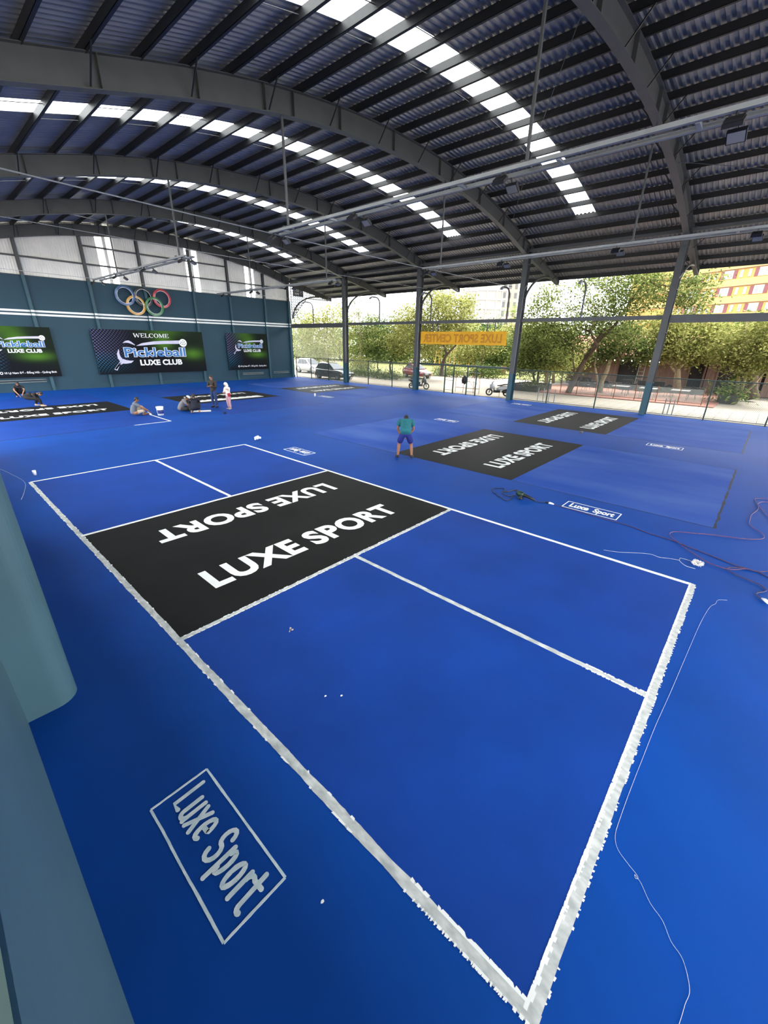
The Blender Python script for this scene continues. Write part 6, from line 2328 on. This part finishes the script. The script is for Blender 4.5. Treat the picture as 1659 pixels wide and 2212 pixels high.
# person in black crouching over the lettering
person('person in black crouching over the floor lettering', (2.75, 28.9, 0), head_to((2.75, 28.9), (5.6, 27.4)),
       dict(pelvis=(0, -0.28, 0.50), waist=(0, -0.12, 0.58), chest=(0, 0.10, 0.64), neck=(0, 0.28, 0.66), head=(0, 0.40, 0.64), look=(0, 0.55, -0.8),
            shL=(-0.18, 0.14, 0.62), elL=(-0.22, 0.20, 0.36), wrL=(-0.08, 0.30, 0.14), shR=(0.18, 0.14, 0.62), elR=(0.22, 0.26, 0.36), wrR=(0.06, 0.36, 0.14),
            hipL=(-0.10, -0.26, 0.46), knL=(-0.2, 0.12, 0.44), anL=(-0.16, 0.02, 0.08), toeL=(-0.16, 0.25, 0.0),
            hipR=(0.10, -0.26, 0.46), knR=(0.18, 0.36, 0.40), anR=(0.16, 0.38, 0.08), toeR=(0.16, 0.6, 0.0)),
       C_BLK, C_BLK, sleeve='long', feet='shoes', shoe=C_KHAKI, girth=1.0)
# seated painter drawing the first line
pm = (5.62, 22.42, 0)
person('man in a grey tee and khaki trousers sitting on the floor painting a line', pm, head_to(pm, (7.4, 21.9)),
       dict(pelvis=(0, -0.14, 0.13), waist=(0, -0.15, 0.30), chest=(0, -0.06, 0.50), neck=(0, 0.03, 0.64), head=(0, 0.10, 0.74), look=(0.1, 0.85, -0.5),
            shL=(-0.18, -0.02, 0.56), elL=(-0.2, 0.2, 0.42), wrL=(-0.12, 0.42, 0.26), shR=(0.18, -0.02, 0.56), elR=(0.24, 0.26, 0.38), wrR=(0.12, 0.52, 0.16),
            hipL=(-0.10, -0.10, 0.12), knL=(-0.16, 0.24, 0.40), anL=(-0.12, 0.34, 0.07), toeL=(-0.12, 0.6, 0.0),
            hipR=(0.10, -0.10, 0.12), knR=(0.26, 0.26, 0.24), anR=(0.10, 0.24, 0.07), toeR=(0.0, 0.5, 0.0)),
       C_GREY, C_KHAKI, M_SKIND)
# man with a white cap
pm = (7.78, 22.25, 0)
person('man in a white cap and grey tee sitting cross-legged by the white sheet', pm, head_to(pm, (9.3, 21.7)),
       dict(pelvis=(0, -0.14, 0.13), waist=(0, -0.10, 0.30), chest=(0, 0.04, 0.48), neck=(0, 0.18, 0.60), head=(0, 0.28, 0.66), look=(0, 0.7, -0.7),
            shL=(-0.18, 0.08, 0.54), elL=(-0.24, 0.22, 0.32), wrL=(-0.12, 0.42, 0.2), shR=(0.18, 0.08, 0.54), elR=(0.24, 0.22, 0.32), wrR=(0.1, 0.44, 0.18),
            hipL=(-0.10, -0.10, 0.12), knL=(-0.34, 0.2, 0.16), anL=(0.0, 0.3, 0.07), toeL=(0.2, 0.34, 0.0),
            hipR=(0.10, -0.10, 0.12), knR=(0.34, 0.2, 0.16), anR=(0.04, 0.18, 0.07), toeR=(-0.2, 0.22, 0.0)),
       C_GREY2, C_DARK, M_SKIND, cap=C_WCAP)
# navy figure squatting with its back to us
pm = (8.0, 21.35, 0)
person('person in midnight blue squatting with the back turned beside the white sheet', pm, head_to((CAM_P.x, CAM_P.y), pm), SQ, C_MIDN, C_MIDN, sleeve='long', girth=1.22)
# standing onlooker
pm = (9.6, 22.4, 0)
person('man in a brown jacket and jeans standing with folded arms', pm, head_to(pm, (5.5, 20.2)),
       dict(pelvis=(0, 0, 0.92), waist=(0, -0.01, 1.08), chest=(0, 0.0, 1.28), neck=(0, 0.02, 1.46), head=(0, 0.07, 1.58), look=(0, 0.9, -0.35),
            shL=(-0.19, 0.0, 1.38), elL=(-0.27, 0.08, 1.10), wrL=(0.02, 0.2, 1.13), shR=(0.19, 0.0, 1.38), elR=(0.27, 0.08, 1.10), wrR=(-0.04, 0.22, 1.18),
            hipL=(-0.09, 0, 0.86), knL=(-0.11, 0.03, 0.48), anL=(-0.12, -0.02, 0.08), toeL=(-0.16, 0.2, 0.0),
            hipR=(0.09, 0, 0.86), knR=(0.11, 0.03, 0.48), anR=(0.12, -0.04, 0.08), toeR=(0.17, 0.18, 0.0)),
       C_BROWN, C_JEAN, sleeve='long', feet='shoes', shoe=C_BLK, girth=1.05)
# small person in cream fleece
pm = (9.85, 21.3, 0)
kid = person('small person in a cream hooded fleece and pink trousers with a red bag', pm, head_to(pm, (6.0, 20.4)),
             dict(pelvis=(0, 0, 0.92), waist=(0, 0.0, 1.08), chest=(0, 0.02, 1.28), neck=(0, 0.05, 1.45), head=(0, 0.10, 1.56), look=(0, 0.85, -0.5),
                  shL=(-0.18, 0.02, 1.36), elL=(-0.23, 0.12, 1.10), wrL=(-0.08, 0.26, 1.06), shR=(0.18, 0.02, 1.36), elR=(0.23, 0.10, 1.10), wrR=(0.08, 0.28, 1.10),
                  hipL=(-0.09, 0, 0.86), knL=(-0.09, 0.03, 0.48), anL=(-0.09, -0.02, 0.08), toeL=(-0.1, 0.2, 0.0),
                  hipR=(0.09, 0, 0.86), knR=(0.1, 0.02, 0.48), anR=(0.11, -0.06, 0.08), toeR=(0.14, 0.16, 0.0)),
             C_CREAM, C_PINK, sleeve='long', feet='shoes', shoe=C_KHAKI, hood=C_CREAM, k=0.82, girth=1.1)
bg = empty('shoulder_bag', (9.85, 21.15, 0.6))
tag(bg, 'small red shoulder bag carried by the person in cream fleece', 'bag')
MB().ell((9.80, 21.10, 0.78), (0.09, 0.05, 0.11), 10, 8).build('pouch', C_REDB, bg, smooth=True)
MB().tube([(9.76, 21.1, 0.86), (9.78, 21.08, 1.05), (9.88, 21.2, 1.16)], 0.012, 6).build('strap', C_REDB, bg)

# ---------------------------------------------------------------- things lying on the floor
M_PLW = mat('white_plastic', srgb(234, 236, 236), 0.4, var=0.04, scale=6)
M_PLB = mat('blue_label_print', srgb(30, 50, 140), 0.5, var=0.08, scale=6)
bk = empty('paint_bucket', (6.45, 21.75, 0))
tag(bk, 'white paint bucket with blue label beside the seated painter', 'bucket')
bx_, by_ = 6.45, 21.75
MB().lathe((bx_, by_, 0), [(0.135, 0.0), (0.15, 0.3), (0.155, 0.36)], 24).build('pail', M_PLW, bk, smooth=True)
MB().lathe((bx_, by_, 0.355), [(0.155, 0.0), (0.17, 0.005), (0.17, 0.05), (0.15, 0.06)], 24).build('lid', M_PLW, bk)
lb = MB()
for a0, a1 in ((-170, -20), (0, 150)):
    vs, fs = [], []
    for i in range(13):
        a = math.radians(a0 + (a1 - a0) * i / 12)
        for z in (0.08, 0.26):
            r = 0.137 + z * 0.05 + 0.002
            vs.append((bx_ + r * math.cos(a), by_ + r * math.sin(a), z))
    fs = [(2 * i, 2 * i + 2, 2 * i + 3, 2 * i + 1) for i in range(12)]
    lb.add(vs, fs)
lb.build('label_print', M_PLB, bk)
MB().tube([(bx_ + 0.16 * math.cos(a), by_ - 0.02 - 0.17 * abs(math.sin(a)), 0.33 - 0.12 * abs(math.sin(a))) for a in [PI * k / 10 for k in range(11)]], 0.005, 5).build('wire_handle', M_RAIL, bk)
br = MB()
br.tube([(6.17, 22.25, 0.03), (6.05, 22.3, 0.14)], 0.012, 6)
br.box(6.12, 6.2, 22.2, 22.28, 0.005, 0.05)
tag(br.build('paint_brush', M_WHITE), 'white paint brush in the hand of the seated painter', 'brush')
sh = MB().add([(7.95, 21.55, 0.006), (8.75, 21.2, 0.006), (8.95, 21.65, 0.008), (8.2, 22.0, 0.007), (7.95, 21.55, 0.012), (8.75, 21.2, 0.012), (8.95, 21.65, 0.014), (8.2, 22.0, 0.013)], MB.BF).build('plastic_sheet', M_PLW)
tag(sh, 'white sheet on the floor beside the squatting person in midnight blue', 'sheet')
M_GTR = mat('green_plastic', srgb(60, 170, 130), 0.4, var=0.05, scale=6)
tr = MB()
tr.lathe((8.1, 22.08, 0.004), [(0.1, 0.0), (0.14, 0.08), (0.145, 0.1), (0.13, 0.1), (0.09, 0.02)], 18)
tag(tr.build('paint_tray', M_GTR, smooth=True), 'small green paint bowl by the man in the white cap', 'bowl')
sho = MB()
sho.ell((8.92, 20.08, 0.04), (0.06, 0.12, 0.035), 10, 8)
sho.ell((8.9, 20.02, 0.06), (0.045, 0.06, 0.04), 10, 8)
tag(sho.build('shoe', C_BLK, smooth=True), 'single black shoe on the floor in front of the standing man', 'shoe')
cu = MB().lathe((0.21, 14.05, 0.0036), [(0.035, 0.0), (0.045, 0.13), (0.042, 0.13), (0.032, 0.01)], 16)
tag(cu.build('paper_cup', M_PLW, smooth=True), 'white paper cup standing by the corner of the lined court', 'cup')


def crumple(c, r, n, seed, name, label, m, cat):
    rn = random.Random(seed)
    b = MB()
    for _ in range(n):
        b.ell((c[0] + rn.uniform(-1, 1) * r[0], c[1] + rn.uniform(-1, 1) * r[1], r[2] * rn.uniform(0.3, 0.9)),
              (r[0] * rn.uniform(0.3, 0.6), r[1] * rn.uniform(0.3, 0.6), r[2] * rn.uniform(0.25, 0.5)), 7, 5, Euler((rn.random() * 3, rn.random() * 3, 0)).to_matrix())
    for i, v in enumerate(b.v):
        b.v[i] = (v[0], v[1], max(0.002, v[2]))
    o = b.build(name, m)
    tag(o, label, cat)
    return o


crumple((6.78, 13.66), (0.12, 0.1, 0.13), 10, 3, 'plastic_bag', 'crumpled white plastic bag beyond the far corner of the lined court', M_PLW, 'bag')
crumple((1.06, 3.73), (0.035, 0.03, 0.012), 6, 4, 'paper_scrap', 'torn pale scrap lying on the near half of the lined court', C_KHAKI, 'scrap')
er = MB().box(17.5, 17.72, 5.4, 5.5, 0.0, 0.05).box(17.54, 17.68, 5.42, 5.48, 0.05, 0.07)
tag(er.build('sanding_block', M_STEEL), 'small grey sanding block between the two dusty courts', 'block')
cu = MB().lathe((16.9, 22.75, 0.0), [(0.05, 0.0), (0.06, 0.16), (0.03, 0.2), (0.03, 0.22)], 12)
tag(cu.build('bottle', M_PLW, smooth=True), 'white bottle near the far corner court logo', 'bottle')
for (x, y, lab) in ((0.80, 2.45, 'tiny white paint fleck nearest the torn scrap, farther one'), (0.68, 2.57, 'tiny white paint fleck nearest the torn scrap, closer one'), (-0.46, 1.26, 'tiny white paint fleck beside the hand-brushed logo')):
    f = MB().prism([(x + 0.012 * math.cos(k * 1.05) * (1 + 0.3 * (k % 2)), y + 0.01 * math.sin(k * 1.05)) for k in range(6)], lambda p: (p[0], p[1], 0.001), lambda p: (p[0], p[1], 0.004)).build('paint_fleck', M_WHITE)
    tag(f, lab, 'paint fleck')

# angle grinder with its cable ------------------------------------------
M_GRN = mat('green_tool_plastic', srgb(14, 62, 44), 0.45, var=0.1, scale=8)
gt = empty('power_tool', (8.0, 3.75, 0))
tag(gt, 'dark green power tool lying beyond the sideline of the lined court', 'power tool')
b = MB()
b.tube([(8.02, 3.88, 0.07), (7.98, 3.80, 0.085), (7.97, 3.74, 0.085), (7.97, 3.70, 0.06)], [0.05, 0.075, 0.07, 0.05], 12)
b.build('motor_housing', M_GRN, gt, smooth=True)
MB().tube([(7.98, 3.74, 0.085), (7.96, 3.58, 0.07), (7.95, 3.42, 0.035)], [0.05, 0.036, 0.028], 10).build('handle', M_DARK, gt, smooth=True)
MB().lathe((7.86, 3.72, 0.004), [(0.055, 0), (0.06, 0.012), (0.03, 0.04), (0.03, 0.09)], 16).build('guard', M_DARK, gt, smooth=True)
MB().tube([(7.9, 3.74, 0.06), (7.78, 3.70, 0.03)], 0.016, 8).build('side_grip', M_DARK, gt)


def smooth_path(pts, n=6):
    """Catmull-Rom through floor points"""
    P = [Vector(p) for p in pts]
    out = []
    for i in range(len(P) - 1):
        a, b_, c, d = P[max(i - 1, 0)], P[i], P[i + 1], P[min(i + 2, len(P) - 1)]
        for k in range(n):
            t = k / n
            out.append(0.5 * ((2 * b_) + (c - a) * t + (2 * a - 5 * b_ + 4 * c - d) * t * t + (3 * b_ - a - 3 * c + d) * t ** 3))
    out.append(P[-1])
    return out


def cord(pts, r, z=None, n=5):
    z = r if z is None else z
    return MB().tube([(p[0], p[1], z + 0.0008 * (i % 2)) for i, p in enumerate(smooth_path([(a, b_, 0) for a, b_ in pts], n))], r, 6)


cord([(8.02, 3.9), (7.9, 3.94), (7.81, 4.01), (7.84, 4.12), (7.94, 4.25), (8.07, 4.27), (8.16, 4.16), (8.33, 4.13), (8.42, 4.07), (8.34, 4.02), (8.3, 4.13), (8.13, 4.17), (8.03, 4.25),
      (8.14, 4.29), (8.28, 4.37), (8.19, 4.49), (8.1, 4.57), (7.98, 4.54), (7.79, 4.41), (7.76, 4.32), (7.64, 4.21), (7.61, 4.12), (7.52, 4.0), (7.49, 3.9), (7.6, 3.87), (7.78, 3.9), (7.92, 3.97)], 0.008, 0.009).build('cable', M_DARK, gt)
cord([(7.95, 3.42), (7.96, 3.26), (8.04, 3.16)], 0.008, 0.009).build('cable', M_DARK, gt)
cn_ = empty('extension_socket', (8.04, 3.1, 0))
tag(cn_, 'white cord connector joining the power tool to the red cord', 'connector')
MB().tube([(8.04, 3.17, 0.022), (8.04, 3.12, 0.024), (8.04, 3.09, 0.024)], [0.016, 0.022, 0.022], 10).build('plug', M_DARK, cn_, smooth=True)
MB().tube([(8.04, 3.09, 0.024), (8.04, 3.03, 0.024), (8.04, 2.97, 0.016)], [0.026, 0.024, 0.012], 10).build('socket', M_PLW, cn_, smooth=True)
M_CORD = mat('red_cord_sheath', srgb(112, 34, 66), 0.5, col2=srgb(40, 20, 56), scale=30)
M_CORD2 = mat('pinkish_cord_sheath', srgb(150, 66, 104), 0.5, col2=srgb(64, 34, 92), scale=40)
c = cord([(8.04, 2.97), (8.04, 2.85), (8.02, 2.5), (7.97, 2.0), (7.95, 1.39), (7.82, 0.97), (7.79, 0.73), (7.75, 0.5), (7.69, 0.38), (7.63, 0.21), (7.55, -0.02), (7.46, -0.24), (7.38, -0.44), (7.37, -0.59), (7.36, -0.73), (7.3, -0.83), (7.2, -0.95), (7.1, -1.3)], 0.0065, 0.008).build('extension_lead', M_CORD)
tag(c, 'long straight dark red extension cord running to the power tool', 'cord', 'extension cords')
c = cord([(6.33, -0.83), (6.36, -0.79), (6.42, -0.76), (6.5, -0.77), (6.61, -0.84), (6.69, -0.87), (6.78, -0.83), (6.86, -0.75), (6.89, -0.66), (6.94, -0.52), (7.02, -0.4), (7.07, -0.36), (7.17, -0.37), (7.26, -0.45), (7.35, -0.59), (7.34, -0.69), (7.39, -0.79), (7.49, -0.88), (7.6, -1.1)], 0.0065, 0.014).build('extension_lead', M_CORD)
tag(c, 'looped dark red extension cord ending in a white plug', 'cord', 'extension cords')
c = cord([(7.33, -0.64), (7.3, -0.57), (7.16, -0.46), (7.09, -0.36), (7.08, -0.27), (7.11, -0.14), (7.2, 0.0), (7.35, 0.14), (7.51, 0.29), (7.68, 0.42), (7.83, 0.53), (7.99, 0.62), (8.14, 0.63), (8.27, 0.56), (8.35, 0.43), (8.49, 0.2), (8.62, -0.02), (8.74, -0.3), (8.85, -0.52), (8.98, -0.68), (9.11, -0.77), (9.26, -0.79), (9.44, -0.75), (9.57, -0.66), (9.71, -0.58), (9.9, -0.53), (10.25, -0.53), (10.58, -0.54), (11.01, -0.62), (11.32, -0.64), (11.62, -0.61), (11.91, -0.56), (12.07, -0.57), (12.18, -0.67), (12.19, -0.8), (12.0, -1.0), (11.91, -0.73), (11.71, -0.64), (11.53, -0.62), (11.27, -0.69), (10.95, -0.77), (10.71, -0.83), (10.4, -1.0)], 0.0065, 0.02, 4).build('extension_lead', M_CORD2)
tag(c, 'pinkish cord winding in wide loops at the court corner', 'cord', 'extension cords')
pg = MB()
pg.tube([(6.34, -0.82, 0.02), (6.3, -0.86, 0.024), (6.24, -0.9, 0.024)], [0.01, 0.026, 0.024], 10)
pg.tube([(6.24, -0.9, 0.03), (6.2, -0.93, 0.03)], 0.004, 6)
tag(pg.build('plug', M_PLW, smooth=True), 'white plug at the end of the looped red cord', 'plug')
M_STR = mat('white_string', srgb(226, 222, 214), 0.9, var=0.05, scale=30)
tg = empty('string_tangle', (6.96, 0.07, 0))
tag(tg, 'tangle of white string beside the corner of the lined court', 'string')
rn = random.Random(5)
for _ in range(14):
    th = rn.random() * PI
    pts = []
    a, b_ = rn.uniform(0.05, 0.13), rn.uniform(0.03, 0.08)
    for k in range(17):
        t = 2 * PI * k / 16
        x, y = a * math.cos(t), b_ * math.sin(t)
        pts.append((6.97 + x * math.cos(th) - y * math.sin(th) + rn.uniform(-0.015, 0.015), 0.05 + x * math.sin(th) * 0.8 + y * math.cos(th) + rn.uniform(-0.01, 0.01), 0.004 + rn.uniform(0, 0.05)))
    MB().tube(pts, 0.0028, 4).build('string_loop', M_STR, tg)
cord([(6.39, 1.41), (6.5, 1.17), (6.8, 0.77), (6.79, 0.59), (6.87, 0.44), (6.92, 0.31), (7.01, 0.31), (7.03, 0.27), (7.03, 0.18), (7.0, 0.08)], 0.002, 0.003).build('loose_end', M_STR, tg)
cord([(6.92, 0.31), (6.83, 0.26), (6.75, 0.18), (6.75, 0.05)], 0.003, 0.003).build('loose_end', M_STR, tg)
c = cord([(5.94, -0.44), (5.85, -0.34), (5.7, -0.32), (5.54, -0.27), (5.02, -0.22), (4.19, -0.18), (3.27, -0.14), (2.69, -0.11), (2.18, -0.095), (1.78, -0.085), (1.44, -0.082), (1.31, -0.09), (1.23, -0.13), (1.18, -0.21), (1.15, -0.27), (1.13, -0.285), (1.12, -0.27), (1.14, -0.262), (1.13, -0.28), (1.11, -0.31), (1.03, -0.38), (0.98, -0.46), (0.9, -0.52), (0.85, -0.59), (0.73, -0.64), (0.64, -0.63), (0.55, -0.62), (0.4, -0.6)], 0.0011, 0.0045).build('white_thread', M_STR)
tag(c, 'long white thread lying beside the near baseline of the lined court', 'thread')
c = cord([(-0.6, 16.2), (-0.35, 15.4), (-0.2, 14.5), (-0.1, 13.5), (-0.25, 12.6), (-0.4, 12.0)], 0.0022, 0.003).build('white_thread', M_STR)
tag(c, 'faint white thread near the paper cup', 'thread')

bpy.data.scenes.remove(TMP)
